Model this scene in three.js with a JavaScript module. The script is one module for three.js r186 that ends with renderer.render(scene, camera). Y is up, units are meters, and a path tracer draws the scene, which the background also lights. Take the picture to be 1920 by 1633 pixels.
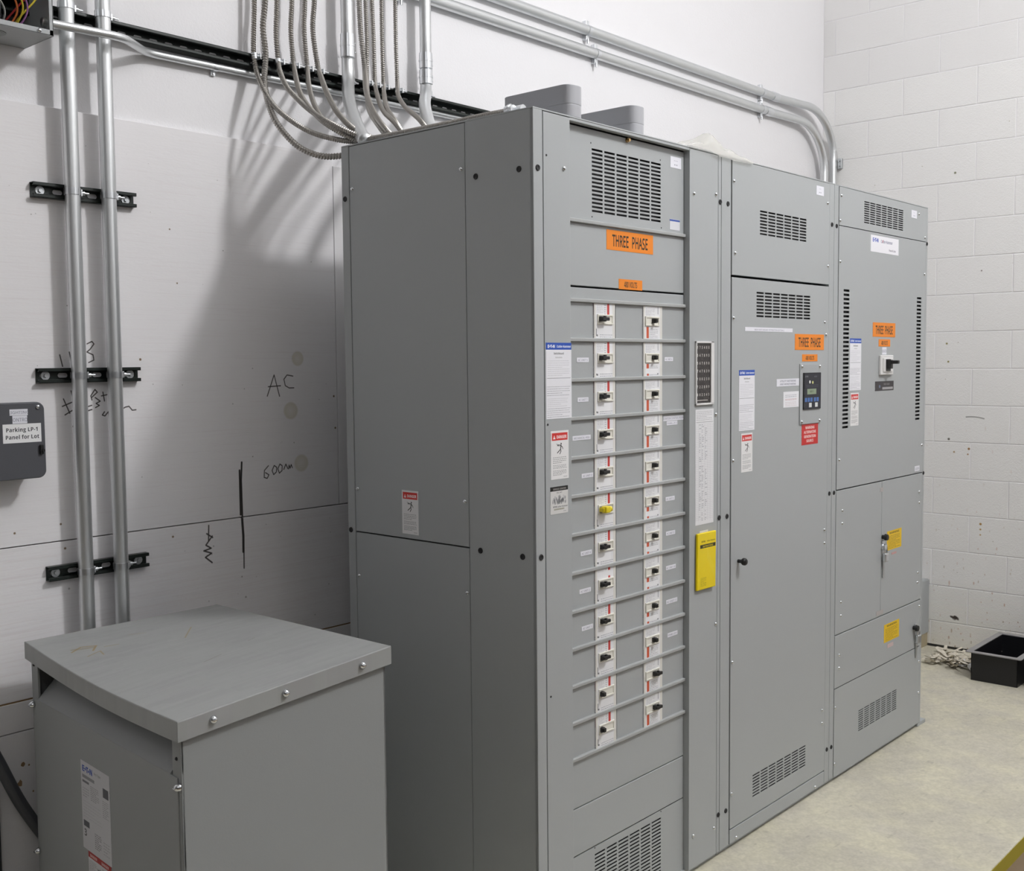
import * as THREE from 'three';
import { RoundedBoxGeometry } from 'three/addons/geometries/RoundedBoxGeometry.js';
import { mergeGeometries } from 'three/addons/utils/BufferGeometryUtils.js';
import { RectAreaLightUniformsLib } from 'three/addons/lights/RectAreaLightUniformsLib.js';

// ---------------------------------------------------------------- camera, light, exposure
const scene = new THREE.Scene();
scene.background = new THREE.Color(0x000000);
const camera = new THREE.PerspectiveCamera(43.17, 1920 / 1633, 0.05, 40);
camera.position.set(-2.1615, 1.6342, 1.8383);
camera.rotation.set(-0.067265, -0.844718, -0.009390, 'YXZ');
scene.add(camera);
const renderer = new THREE.WebGLRenderer({ antialias: true });
renderer.toneMapping = THREE.LinearToneMapping;
renderer.toneMappingExposure = 1.06;
renderer.shadowMap.enabled = true;
RectAreaLightUniformsLib.init();
// one globe light hangs above and in front of the switchboard; its size gives the soft shadow edges
const LIGHT_MAIN = { pos: [1.18, 4.58, 2.32], r: .095, power: 20.3, label: 'round globe light hanging in front of the switchboard, above the view' };
const LIGHT_FILL = { pos: [-3.6, 4.5, 3.7], r: .12, power: 2, label: 'unseen globe added as fill light far back on the left, behind the viewer' };  // added fill lamp, lifts the shadowed wall beside the transformer
const LAMP_COLOR = new THREE.Color(0.985, 0.985, 1.0);

// ---------------------------------------------------------------- helpers
let seed = 12345;
const rnd = () => { seed = (seed * 1664525 + 1013904223) >>> 0; return seed / 4294967296; };
const rr = (a, b) => a + (b - a) * rnd();
const used = new Map();
function numbered(n) { const k = used.get(n) || 0; used.set(n, k + 1); return k ? n + '_' + String(k).padStart(3, '0') : n; }
const origin = new Map();           // world origin of every unturned group
const O0 = [0, 0, 0];
function tag(o, label, category, group, kind) {
  if (label) o.userData.label = label; if (category) o.userData.category = category;
  if (group) o.userData.group = group; if (kind) o.userData.kind = kind; return o;
}
function shade(o) { o.castShadow = true; o.receiveShadow = true; return o; }
function thing(name, label, category, pos = O0, group, turn = 0) {
  const g = new THREE.Group(); g.name = numbered(name); g.position.set(...pos); g.rotation.y = turn;
  scene.add(g); origin.set(g, pos); return tag(g, label, category, group);
}
function sub(parent, name) { const g = new THREE.Group(); g.name = name; parent.add(g); origin.set(g, origin.get(parent)); return g; }
function merge(gs) {
  gs = gs.map((g) => (g.index ? g.toNonIndexed() : g)).map((g) => { for (const k of Object.keys(g.attributes)) if (!['position', 'normal', 'uv'].includes(k)) g.deleteAttribute(k); return g; });
  return gs.length === 1 ? gs[0] : mergeGeometries(gs);
}
// geometry given in world coordinates; it is shifted to the parent's own origin
function part(parent, name, geo, mat, label) {
  let g = Array.isArray(geo) ? merge(geo) : geo;
  const o = origin.get(parent) || O0;
  if (o[0] || o[1] || o[2]) g = g.clone().translate(-o[0], -o[1], -o[2]);
  const m = shade(new THREE.Mesh(g, mat)); m.name = parent === scene ? numbered(name) : name; parent.add(m); origin.set(m, o);
  if (label) m.userData.label = label; return m;
}
function single(name, label, category, geo, mat, group) {   // a thing that is one mesh, its geometry in world coordinates
  let g = Array.isArray(geo) ? merge(geo) : geo; g.computeBoundingBox();
  const b = g.boundingBox, c = [(b.min.x + b.max.x) / 2, b.min.y, (b.min.z + b.max.z) / 2];
  g = g.clone().translate(-c[0], -c[1], -c[2]);
  const m = shade(new THREE.Mesh(g, mat)); m.name = numbered(name); m.position.set(...c); scene.add(m); origin.set(m, c); return tag(m, label, category, group);
}
const structure = (name, geo, mat) => tag(part(scene, name, geo, mat), null, null, null, 'structure');
function bx(x0, x1, y0, y1, z0, z1, r = 0) {
  const w = x1 - x0, h = y1 - y0, d = z1 - z0;
  const g = r ? new RoundedBoxGeometry(w, h, d, 1, Math.min(r, w * .49, h * .49, d * .49)) : new THREE.BoxGeometry(w, h, d);
  return g.translate((x0 + x1) / 2, (y0 + y1) / 2, (z0 + z1) / 2);
}
function uvBy(g, f) { const p = g.attributes.position, uv = g.attributes.uv; for (let i = 0; i < p.count; i++) { const [u, v] = f(p.getX(i), p.getY(i), p.getZ(i)); uv.setXY(i, u, v); } return g; }
const V3 = (a) => new THREE.Vector3(a[0], a[1], a[2]);
// sweep a circle along dense points with parallel transport; rad(s, angle) gives the radius
function sweep(pts, rad, n = 12, caps = true) {
  const N = pts.length, T = [], pos = [], uv = [], idx = []; let s = 0;
  for (let i = 0; i < N; i++) T.push(pts[Math.min(N - 1, i + 1)].clone().sub(pts[Math.max(0, i - 1)]).normalize());
  let nrm = new THREE.Vector3(0, 0, 1); if (Math.abs(T[0].z) > .9) nrm.set(0, 1, 0);
  nrm.sub(T[0].clone().multiplyScalar(nrm.dot(T[0]))).normalize();
  for (let i = 0; i < N; i++) {
    if (i) { s += pts[i].distanceTo(pts[i - 1]); nrm.sub(T[i].clone().multiplyScalar(nrm.dot(T[i]))).normalize(); }
    const b = T[i].clone().cross(nrm);
    for (let j = 0; j <= n; j++) {
      const a = j / n * Math.PI * 2, r = typeof rad === 'number' ? rad : rad(s, a);
      pos.push(pts[i].x + r * (Math.cos(a) * nrm.x + Math.sin(a) * b.x), pts[i].y + r * (Math.cos(a) * nrm.y + Math.sin(a) * b.y), pts[i].z + r * (Math.cos(a) * nrm.z + Math.sin(a) * b.z));
      uv.push(j / n, s);
    }
  }
  const m = n + 1;
  for (let i = 0; i < N - 1; i++) for (let j = 0; j < n; j++) { const a = i * m + j, b = a + 1, c = a + m, d = c + 1; idx.push(a, b, c, b, d, c); }
  if (caps) for (const e of [0, N - 1]) { const c = pos.length / 3; pos.push(pts[e].x, pts[e].y, pts[e].z); uv.push(0, 0); for (let j = 0; j < n; j++) { const a = e * m + j; e ? idx.push(a, a + 1, c) : idx.push(a + 1, a, c); } }
  const g = new THREE.BufferGeometry();
  g.setAttribute('position', new THREE.Float32BufferAttribute(pos, 3)); g.setAttribute('uv', new THREE.Float32BufferAttribute(uv, 2)); g.setIndex(idx); g.computeVertexNormals(); return g;
}
function curvePts(list, step) { const c = new THREE.CatmullRomCurve3(list.map(V3), false, 'centripetal'); return c.getSpacedPoints(Math.max(4, Math.round(c.getLength() / step))); }
// a polyline with its corners rounded to the bend radius R
function bendPts(list, R, step = .012) {
  const P = list.map(V3), out = [];
  const lineTo = (b) => { const a = out[out.length - 1]; const k = Math.max(1, Math.min(8, Math.round(a.distanceTo(b) / .15))); for (let i = 1; i <= k; i++) out.push(a.clone().lerp(b, i / k)); };
  out.push(P[0]);
  for (let i = 1; i < P.length - 1; i++) {
    const u = P[i - 1].clone().sub(P[i]).normalize(), v = P[i + 1].clone().sub(P[i]).normalize(), ang = Math.acos(THREE.MathUtils.clamp(u.dot(v), -1, 1));
    const t = Math.min(R / Math.tan(ang / 2), P[i].distanceTo(P[i - 1]) * .49, P[i].distanceTo(P[i + 1]) * .49), a = P[i].clone().addScaledVector(u, t), b = P[i].clone().addScaledVector(v, t);
    const r = t * Math.tan(ang / 2), c = P[i].clone().add(u.clone().add(v).normalize().multiplyScalar(r / Math.sin(ang / 2)));
    lineTo(a); const sweepA = Math.PI - ang, k = Math.max(3, Math.ceil(sweepA * r / step)), A = a.clone().sub(c), B = b.clone().sub(c), sn = Math.sin(sweepA);
    for (let q = 1; q <= k; q++) { const f = q / k; out.push(c.clone().add(A.clone().multiplyScalar(Math.sin((1 - f) * sweepA) / sn)).add(B.clone().multiplyScalar(Math.sin(f * sweepA) / sn))); }
  }
  lineTo(P[P.length - 1]); return out;
}
function cyl(r, len, axis, x, y, z, n = 16, r2 = r) { const g = new THREE.CylinderGeometry(r2, r, len, n); if (axis === 'z') g.rotateX(Math.PI / 2); if (axis === 'x') g.rotateZ(-Math.PI / 2); return g.translate(x, y, z); }
// flat sheet with holes: outline and holes in x, y; extruded back from z
function sheet(x0, x1, y0, y1, z, t, holes = []) {
  const s = new THREE.Shape([[x0, y0], [x1, y0], [x1, y1], [x0, y1]].map((a) => new THREE.Vector2(...a)));
  for (const [a, b, c, d] of holes) s.holes.push(new THREE.Path([[a, c], [a, d], [b, d], [b, c]].map((q) => new THREE.Vector2(...q))));
  return new THREE.ExtrudeGeometry(s, { depth: t, bevelEnabled: false, steps: 1 }).translate(0, 0, z - t);
}
function slots(x0, x1, y0, y1, cols, rows, gx = .13, gy = .5) {
  const h = [], px = (x1 - x0 + (x1 - x0) / cols * gx * 0) / cols, py = (y1 - y0) / rows;
  for (let i = 0; i < cols; i++) for (let j = 0; j < rows; j++) h.push([x0 + px * (i + gx / 2), x0 + px * (i + 1 - gx / 2), y0 + py * (j + gy / 2), y0 + py * (j + 1 - gy / 2)]);
  return h;
}
// ---------------------------------------------------------------- procedural textures
function canvas(w, h, draw) {
  const c = document.createElement('canvas'); c.width = w; c.height = h; const x = c.getContext('2d'); draw(x, w, h);
  const t = new THREE.CanvasTexture(c); t.colorSpace = THREE.SRGBColorSpace; t.anisotropy = 8; t.magFilter = THREE.LinearFilter; return t;
}
const hash = (x, y, s) => { let n = (x * 374761393 + y * 668265263 + s * 2147483647) | 0; n = Math.imul(n ^ (n >>> 13), 1274126177); return ((n ^ (n >>> 16)) >>> 0) / 4294967296; };
function vnoise(x, y, s, P) {
  const xi = Math.floor(x), yi = Math.floor(y), fx = x - xi, fy = y - yi, u = fx * fx * (3 - 2 * fx), v = fy * fy * (3 - 2 * fy), w = (a) => ((a % P) + P) % P;
  const a = hash(w(xi), w(yi), s), b = hash(w(xi + 1), w(yi), s), c = hash(w(xi), w(yi + 1), s), d = hash(w(xi + 1), w(yi + 1), s);
  return a + (b - a) * u + (c - a) * v + (a - b - c + d) * u * v;
}
function dataTex(n, f, srgb) {
  const d = new Uint8Array(n * n * 4);
  for (let j = 0; j < n; j++) for (let i = 0; i < n; i++) { const c = f(i / n, j / n), k = (j * n + i) * 4; for (let q = 0; q < 3; q++) d[k + q] = Math.max(0, Math.min(255, Math.round((Array.isArray(c) ? c[q] : c) * 255))); d[k + 3] = 255; }
  const t = new THREE.DataTexture(d, n, n); t.wrapS = t.wrapT = THREE.RepeatWrapping; t.magFilter = THREE.LinearFilter; t.minFilter = THREE.LinearMipmapLinearFilter; t.generateMipmaps = true; t.needsUpdate = true;
  if (srgb) t.colorSpace = THREE.SRGBColorSpace; return t;
}
const rep = (t, x, y) => { const c = t.clone(); c.repeat.set(x, y); c.needsUpdate = true; return c; };
const grainTex = dataTex(512, (u, v) => .5 + .35 * (vnoise(u * 24, v * 190, 1, 190 * 24) - .5) + .3 * (vnoise(u * 90, v * 400, 2, 36000) - .5) + .2 * (vnoise(u * 8, v * 8, 3, 8) - .5));
const roughTex = dataTex(512, (u, v) => .4 * vnoise(u * 64, v * 64, 4, 64) + .4 * vnoise(u * 160, v * 160, 5, 160) + .2 * vnoise(u * 16, v * 16, 6, 16));
const smudgeTex = dataTex(512, (u, v) => { const n = .5 * vnoise(u * 6, v * 6, 7, 6) + .3 * vnoise(u * 18, v * 18, 8, 18) + .2 * vnoise(u * 60, v * 60, 9, 60); return .93 + .07 * n; }, false);
const concreteTex = dataTex(1024, (u, v) => {
  const a = vnoise(u * 6, v * 6, 11, 6), b = vnoise(u * 22, v * 22, 12, 22), c = vnoise(u * 90, v * 90, 13, 90), d = vnoise(u * 256, v * 256, 14, 256);
  let k = .86 + .05 * (a - .5) + .06 * (b - .5) + .05 * (c - .5) + .06 * (d - .5);
  const st = vnoise(u * 30, v * 80, 15, 2400); if (st > .9) k -= (st - .9) * .8;
  return [k, k * .975, k * (.885 - .03 * (b - .5))];
}, true);

// ---------------------------------------------------------------- materials
const std = (c, r, m = 0, o = {}) => new THREE.MeshStandardMaterial({ color: Array.isArray(c) ? new THREE.Color().setRGB(...c) : c, roughness: r, metalness: m, ...o });
const GREY = [.41, .428, .432];
const M = {
  paint: std(GREY, .48, 0, { bumpMap: rep(roughTex, 6, 6), bumpScale: .00012 }),
  paintIn: std([.30, .315, .318], .6),
  trafo: std([.31, .322, .32], .5, 0, { bumpMap: rep(roughTex, 4, 4), bumpScale: .00012 }),
  rail: std([.40, .41, .405], .45),
  black: std([.012, .012, .012], .45),
  rubber: std([.016, .016, .017], .6),
  strut: std([.010, .016, .013], .38, 0),
  galv: std([.74, .755, .76], .42, 1),
  galvDull: std([.58, .60, .61], .45, 1),
  zinc: std([.76, .78, .80], .28, 1),
  mc: std([.42, .40, .372], .34, 1),
  screw: std([.75, .77, .79], .2, 1),
  brass: std([.55, .36, .16], .3, 1),
  white: std([.74, .73, .72], .6),
  cream: std([.82, .80, .72], .5),
  wall: std([.82, .81, .82], .75, 0, { bumpMap: rep(roughTex, 5, 5), bumpScale: .0006 }),
  ceiling: std([.80, .80, .80], .9),
  farWall: std([.60, .60, .60], .9), leftWall: std([.22, .22, .22], .9), bounce_damper: std([.05, .052, .056], .7),  // last one: dark band added out of view to cut bounce light
  raw: std([.30, .19, .10], .8),
  plastic: std([.43, .435, .46], .38),
  darkGrey: std([.085, .087, .098], .5),
  hose: std([.062, .066, .075], .5),
  yellow: std([.82, .66, .02], .4),
  yellowPaint: std([.42, .35, .03], .6),
  concrete: new THREE.MeshStandardMaterial({ color: new THREE.Color().setRGB(.80, .80, .80), map: concreteTex, roughness: .62, bumpMap: rep(roughTex, 1, 1), bumpScale: .0005 }),
  lowFloor: std([.20, .145, .09], .7, 0, { bumpMap: roughTex, bumpScale: .0004 }),
};
const print = (t, r = .5) => new THREE.MeshStandardMaterial({ map: t, roughness: r });
const glyph = (x, s, px, py, size, col, { bold = true, sx = 1, align = 'center' } = {}) => { x.save(); x.translate(px, py); x.scale(sx, 1); x.font = (bold ? 'bold ' : '') + size + 'px sans-serif'; x.textAlign = align; x.textBaseline = 'middle'; x.fillStyle = col; x.fillText(s, 0, 0); x.restore(); };
const fillR = (x, c, a, b, w, h) => { x.fillStyle = c; x.fillRect(a, b, w, h); };
function lines(x, x0, x1, y0, y1, n, col = '#9a9a9a', t = 2) { for (let i = 0; i < n; i++) { let p = x0; const y = y0 + (y1 - y0) * i / Math.max(1, n - 1); const end = x1 - (i % 4 === 3 ? (x1 - x0) * .35 : (x1 - x0) * .06 * hash(i, n, 3)); while (p < end) { const w = 5 + 14 * hash(Math.round(p), i, 5); fillR(x, col, p, y, Math.min(w, end - p), t); p += w + 4; } } }
function eatonMark(x, px, py, h, col) { // the maker's word mark: E, a dot, T, a dot, N with cut letters
  x.save(); x.translate(px, py); const u = h / 10; x.fillStyle = col;
  for (const k of [0, 4, 8]) x.fillRect(0, k * u, 8 * u, 2 * u); x.fillRect(0, 0, 3 * u, 10 * u);
  x.beginPath(); x.arc(11 * u, 5 * u, 2.2 * u, 0, 7); x.fill(); x.fillRect(13 * u, 0, 8 * u, 2.4 * u); x.fillRect(15.6 * u, 0, 2.8 * u, 10 * u);
  x.beginPath(); x.arc(22.5 * u, 6 * u, 2.2 * u, 0, 7); x.fill();
  x.beginPath(); x.moveTo(26 * u, 10 * u); x.lineTo(26 * u, 0); x.lineTo(29 * u, 0); x.lineTo(32.5 * u, 6 * u); x.lineTo(32.5 * u, 0); x.lineTo(35 * u, 0); x.lineTo(35 * u, 10 * u); x.lineTo(32 * u, 10 * u); x.lineTo(28.7 * u, 4 * u); x.lineTo(28.7 * u, 10 * u); x.fill(); x.restore();
}
function jumper(x, cx, cy, s) { // the falling figure hit by a bolt on the danger labels
  x.save(); x.translate(cx, cy); x.scale(s, s); x.strokeStyle = x.fillStyle = '#222'; x.lineCap = 'round'; x.lineWidth = 4;
  x.beginPath(); x.arc(8, -26, 5, 0, 7); x.fill();
  const st = (w, ...p) => { x.lineWidth = w; x.beginPath(); x.moveTo(p[0], p[1]); for (let i = 2; i < p.length; i += 2) x.lineTo(p[i], p[i + 1]); x.stroke(); };
  st(7, 6, -18, 3, 4); st(4, 6, -16, -14, -20, -26, -16); st(4, 6, -16, 20, -6, 24, 4); st(5, 3, 4, 6, 16, -4, 30); st(5, 3, 4, -14, 16, -26, 24); st(2, -34, -26, -20, -22, -24, -18, -8, -12);
  x.restore();
}
const TX = {
  three: canvas(512, 128, (x, w, h) => { fillR(x, '#f08a1c', 0, 0, w, h); glyph(x, 'THREE  PHASE', w / 2, h / 2 + 3, 100, '#33230e', { sx: .62, bold: false }); x.lineWidth = 4; x.save(); x.translate(w / 2, h / 2 + 3); x.scale(.62, 1); x.font = '100px sans-serif'; x.textAlign = 'center'; x.textBaseline = 'middle'; x.strokeStyle = '#33230e'; x.strokeText('THREE  PHASE', 0, 0); x.restore(); }),
  volts: canvas(256, 64, (x, w, h) => { fillR(x, '#f08a1c', 0, 0, w, h); glyph(x, '480 VOLTS', w / 2, h / 2 + 2, 50, '#33230e', { sx: .58 }); }),
  maker: canvas(256, 480, (x, w, h) => {
    fillR(x, '#ededf2', 0, 0, w, h); fillR(x, '#2752b4', 0, 0, w, 44); eatonMark(x, 18, 13, 20, '#fff'); x.fillStyle = '#9db4e6'; x.fillRect(101, 10, 2, 24); glyph(x, 'Cutler-Hammer', 180, 23, 21, '#fff', { sx: .9 });
    glyph(x, 'Switchboard', w / 2, 68, 17, '#555'); glyph(x, 'Instructions', w / 2, 92, 13, '#888', { bold: false });
    lines(x, 16, 240, 114, 205, 8, '#b4b4b8'); fillR(x, '#8c8c90', 10, 222, 236, 3); lines(x, 10, 246, 276, 330, 5, '#9c9ca2', 3); lines(x, 12, 220, 352, 400, 5, '#bcbcc0'); lines(x, 10, 246, 414, 466, 5, '#a6a6ac', 3);
  }),
  danger: canvas(160, 272, (x, w, h) => {
    fillR(x, '#ebeaea', 0, 0, w, h); fillR(x, '#d5352f', 10, 12, w - 20, 42); x.fillStyle = '#fff'; x.beginPath(); x.moveTo(20, 46); x.lineTo(31, 24); x.lineTo(42, 46); x.fill(); fillR(x, '#d5352f', 30, 31, 3, 9); glyph(x, 'DANGER', 96, 35, 25, '#fff', { sx: .9 });
    jumper(x, 84, 100, 1.0); lines(x, 18, 142, 148, 178, 4, '#8d8d8d', 3); lines(x, 18, 142, 192, 208, 3, '#9a9a9a', 3); lines(x, 18, 142, 222, 246, 4, '#8d8d8d', 3); fillR(x, '#aaa', 112, 258, 34, 3);
  }),
  arc: canvas(160, 164, (x, w, h) => {
    fillR(x, '#d9d8d6', 0, 0, w, h); fillR(x, '#1c1d1b', 0, 0, w, 26); glyph(x, 'SERVICE CENTERS', w / 2 + 4, 14, 15, '#b9b6b2', { sx: .95 }); glyph(x, 'CALL 24/7', w / 2, 37, 11, '#777');
    for (let i = 0; i < 90; i++) { const a = hash(i, 1, 9), b = hash(i, 2, 9); x.fillStyle = `rgba(90,92,95,${.25 + .4 * hash(i, 3, 9)})`; x.fillRect(18 + a * 118, 92 - b * 44 * (.4 + .6 * Math.abs(Math.sin(a * 9))), 5, 16); }
    eatonMark(x, 24, 116, 9, '#555'); glyph(x, 'Cutler-Hammer', 108, 121, 13, '#666'); fillR(x, '#b5b3a6', 30, 131, 96, 10); lines(x, 34, 122, 133, 138, 2, '#8a887c', 2); fillR(x, '#999', 116, 150, 26, 3);
  }),
  keys: canvas(160, 330, (x, w, h) => {
    fillR(x, '#2e2a29', 0, 0, w, h); for (let i = 0; i < 500; i++) fillR(x, `rgba(120,112,108,${.16 * hash(i, 5, 1)})`, hash(i, 6, 1) * w, hash(i, 7, 1) * h, 14, 10);
    const rows = ['1 7 3 4 8 8', '5 4 7 8 9 5', '5 6 7 8 9 0', '7 4 7 8 3 9', '1 8 0 2 3 0', '7 2 2 8 0 9', '8 0 2 3 4 5']; rows.forEach((r, i) => r.split(' ').forEach((d, k) => { glyph(x, d, 16 + k * 25, 24 + i * 43, 21, '#d8d4cf'); })); fillR(x, '#cfcac4', 10, 311, 120, 4);
  }),
  directory: canvas(192, 640, (x, w, h) => {
    fillR(x, '#e8e8ea', 0, 0, w, h); lines(x, 10, 180, 12, 58, 6, '#9a9aa0', 2); fillR(x, '#777', 8, 70, 178, 2); x.strokeStyle = '#b8b8bc'; x.lineWidth = 1; for (let i = 0; i < 54; i++) { x.beginPath(); x.moveTo(6, 80 + i * 10); x.lineTo(186, 80 + i * 10); x.stroke(); } for (const v of [6, 34, 62, 96, 128, 156, 186]) { x.beginPath(); x.moveTo(v, 80); x.lineTo(v, 620); x.stroke(); }
    for (let i = 0; i < 54; i++) for (const v of [38, 66, 100]) if (hash(i, v, 2) > .35) fillR(x, '#9c9ca2', v, 84 + i * 10, 8 + 16 * hash(i, v, 4), 3);
  }),
  pouch: canvas(192, 320, (x, w, h) => { fillR(x, '#f0d60c', 0, 0, w, h); eatonMark(x, 44, 44, 10, '#5a5208'); glyph(x, 'Cutler-Hammer', 136, 49, 11, '#5a5208'); fillR(x, '#3b3606', 30, 66, 150, 20); glyph(x, 'INSTRUCTIONS', 106, 77, 14, '#d9c41a'); lines(x, 34, 90, 252, 296, 7, '#b09c10', 3); for (let i = 0; i < 9; i++) fillR(x, 'rgba(255,246,140,.28)', 100 + i * 8, 90 + i * 14, 3, 60); }),
  yellow: canvas(160, 176, (x, w, h) => { fillR(x, '#eac21a', 0, 0, w, h); glyph(x, 'WARNING', w / 2, 22, 24, '#4b3c06', { sx: .9 }); lines(x, 14, 146, 48, 158, 9, '#7d6810', 4); }),
  red: canvas(192, 112, (x, w, h) => { fillR(x, '#cc2d2b', 0, 0, w, h); ['WARNING', 'ALTERNATIVE', 'GENERATION', 'SOURCE'].forEach((s, i) => glyph(x, s, w / 2, 20 + i * 24, 22, '#f5e9e6')); }),
  plate: canvas(320, 76, (x, w, h) => { fillR(x, '#f0eff4', 0, 0, w, h); eatonMark(x, 22, 12, 18, '#3f55b8'); glyph(x, 'Cutler-Hammer', 180, 22, 20, '#7d7d96', { sx: .9 }); fillR(x, '#c44', 132, 16, 5, 12); glyph(x, 'Pow-R-Line', 246, 58, 15, '#8a8490'); }),
  meter: canvas(256, 256, (x, w, h) => {
    fillR(x, '#23242e', 0, 0, w, h); eatonMark(x, 14, 16, 12, '#8a8c90'); glyph(x, 'METER', 172, 24, 14, '#777a84'); x.fillStyle = '#f2f2ea'; x.beginPath(); x.arc(84, 62, 12, 0, 7); x.fill(); x.fillStyle = '#d9d98a'; x.beginPath(); x.arc(128, 66, 11, 0, 7); x.fill(); lines(x, 28, 220, 84, 96, 2, '#55586a', 3);
    fillR(x, '#8f9f84', 44, 112, 140, 40); glyph(x, '480 V', 112, 132, 22, '#55624c'); for (let i = 0; i < 5; i++) { fillR(x, '#4a72b4', 10 + i * 42 + (i > 2 ? 12 : 0), 176, 32, 30); } for (const p of [72, 166]) fillR(x, '#d9dcda', p, 214, 42, 32);
  }),
  sub: canvas(192, 48, (x, w, h) => { fillR(x, '#3a3638', 0, 0, w, h); fillR(x, '#a8a6a8', 74, 30, 110, 12); glyph(x, 'TRIP UNIT', 118, 15, 13, '#8e8a8c'); x.fillStyle = '#6a7690'; x.beginPath(); x.arc(46, 26, 8, 0, 7); x.fill(); }),
  parking: canvas(320, 160, (x, w, h) => { fillR(x, '#f2f2f2', 0, 0, w, h); glyph(x, 'Parking LP-1', w / 2, 50, 46, '#3c3c40', { sx: 1 }); glyph(x, 'Panel for Lot', w / 2, 112, 46, '#3c3c40', { sx: 1 }); }),
  rating: canvas(256, 384, (x, w, h) => {
    fillR(x, '#c9c9cc', 0, 0, w, h); eatonMark(x, 14, 18, 26, '#28479e'); glyph(x, 'Dry Type', 150, 28, 14, '#888'); fillR(x, '#8a8a8e', 12, 58, 110, 14); fillR(x, '#6e6e74', 12, 82, 60, 10); fillR(x, '#55565c', 196, 66, 48, 40); fillR(x, '#55565c', 12, 258, 52, 26);
    lines(x, 84, 160, 92, 150, 8, '#8e8e92', 3); lines(x, 12, 70, 116, 150, 4, '#9a9a9e', 3); lines(x, 190, 244, 122, 190, 9, '#9a9a9e', 3); lines(x, 12, 180, 172, 240, 6, '#b0b0b4', 2); lines(x, 110, 170, 288, 350, 8, '#85858a', 4); lines(x, 186, 244, 300, 350, 5, '#a0a0a4', 3); glyph(x, '3', 26, 312, 42, '#444');
  }),
  rating2: canvas(256, 120, (x, w, h) => { fillR(x, '#cfcfd2', 0, 0, w, h); fillR(x, '#a8322e', 0, 0, w, 30); glyph(x, 'DANGER', 60, 16, 20, '#e4cfcd'); glyph(x, 'DANGER', 190, 16, 20, '#e4cfcd'); lines(x, 10, 92, 44, 104, 8, '#999', 3); x.save(); jumper(x, 122, 78, .7); x.restore(); lines(x, 156, 246, 44, 104, 9, '#999', 3); }),
};
function small(s, w = 128, h = 36, s2) { return canvas(w, h, (x) => { fillR(x, '#e9e9f0', 0, 0, w, h); if (s2) { glyph(x, s, w / 2, h * .3, h * .36, '#8b8b98'); glyph(x, s2, w / 2, h * .7, h * .36, '#8b8b98'); } else glyph(x, s, w / 2, h / 2 + 1, h * .62, '#8b8b98', { bold: false }); }); }
function breakerFace(col, v) {
  return canvas(192, 192, (x, w, h) => {
    fillR(x, '#e2e0da', 0, 0, w, h); fillR(x, '#ececee', 16, 0, w - 40, h); lines(x, 24, 80, 14, 58, 6, '#b5b5b8', 2);
    const red = col === 1 ? '#c8403a' : '#cf5a3a';
    if (col === 1) { fillR(x, red, 118, 0, 20, v === 2 ? 16 : 66); lines(x, 92, 112, 8, 56, 5, '#9a9aa0', 3); if (v === 2) { fillR(x, '#f4f4f6', 16, 20, 150, 40); fillR(x, red, 120, 48, 18, 14); } fillR(x, '#84848a', 16, 140, 6, 40); if (v === 1) fillR(x, '#f4f4f6', 14, 128, 132, 42); lines(x, 50, 170, 172, 184, 2, '#a2a2aa', 3); fillR(x, '#777', 22, 172, 10, 10); }
    else { fillR(x, red, 30, 122, 24, v === 0 ? 66 : 26); fillR(x, '#9a9aa0', 146, 4, 6, 42); lines(x, 60, 150, 134, 184, 6, '#a8a8ae', 3); if (v === 1) { fillR(x, '#f4f4f6', 22, 148, 130, 30); fillR(x, red, 34, 178, 20, 12); fillR(x, '#8a8a90', 140, 176, 12, 8); } lines(x, 24, 120, 14, 56, 6, '#b5b5b8', 2); }
  });
}
// ---------------------------------------------------------------- small shared pieces
const screwGeo = (g => g.scale(1.3, 1.3, 1.35))(merge([new THREE.LatheGeometry([[0, .0042], [.0022, .004], [.0040, .0026], [.0046, .0010], [.0046, 0]].map((p) => new THREE.Vector2(...p)), 12).rotateX(Math.PI / 2), new THREE.BoxGeometry(.0046, .0011, .001).translate(0, 0, .0042)]));
const plugGeo = merge([new THREE.LatheGeometry([[0, .0010], [.0045, .0012], [.0058, .0026], [.0075, .0024], [.0082, .0008], [.0082, 0]].map((p) => new THREE.Vector2(...p)), 18).rotateX(Math.PI / 2)]);
function fix(parent, name, geo, mat, x, y, z, face = 'z') { const o = origin.get(parent); const m = shade(new THREE.Mesh(geo, mat)); m.name = name; m.position.set(x - o[0], y - o[1], z - o[2]); if (face === '-x') m.rotation.y = -Math.PI / 2; parent.add(m); origin.set(m, [x, y, z]); return m; }
const screw = (p, x, y, z = .0, f) => fix(p, 'screw', screwGeo, M.screw, x, y, z, f);
const plug = (p, x, y, z = .0, f) => fix(p, 'hole_plug', plugGeo, M.rubber, x, y, z, f);
const T0 = .0007;
function sticker(p, name, x0, x1, y0, y1, z, tex, label, face = 'z', tilt = 0) {
  const w = x1 - x0, h = y1 - y0, g = new THREE.BoxGeometry(w, h, T0); const m = fix(p, name, g, tex.isTexture ? print(tex) : tex, (x0 + x1) / 2, (y0 + y1) / 2, z + T0 / 2, 'z'); if (tilt) m.rotation.z = tilt;
  if (label) m.userData.label = label; return m;
}
function stickerSide(p, name, z0, z1, y0, y1, x, tex, label) { const g = new THREE.BoxGeometry(z1 - z0, y1 - y0, T0); const m = fix(p, name, g, print(tex), x - T0 / 2, (y0 + y1) / 2, (z0 + z1) / 2, '-x'); if (label) m.userData.label = label; return m; }

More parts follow.
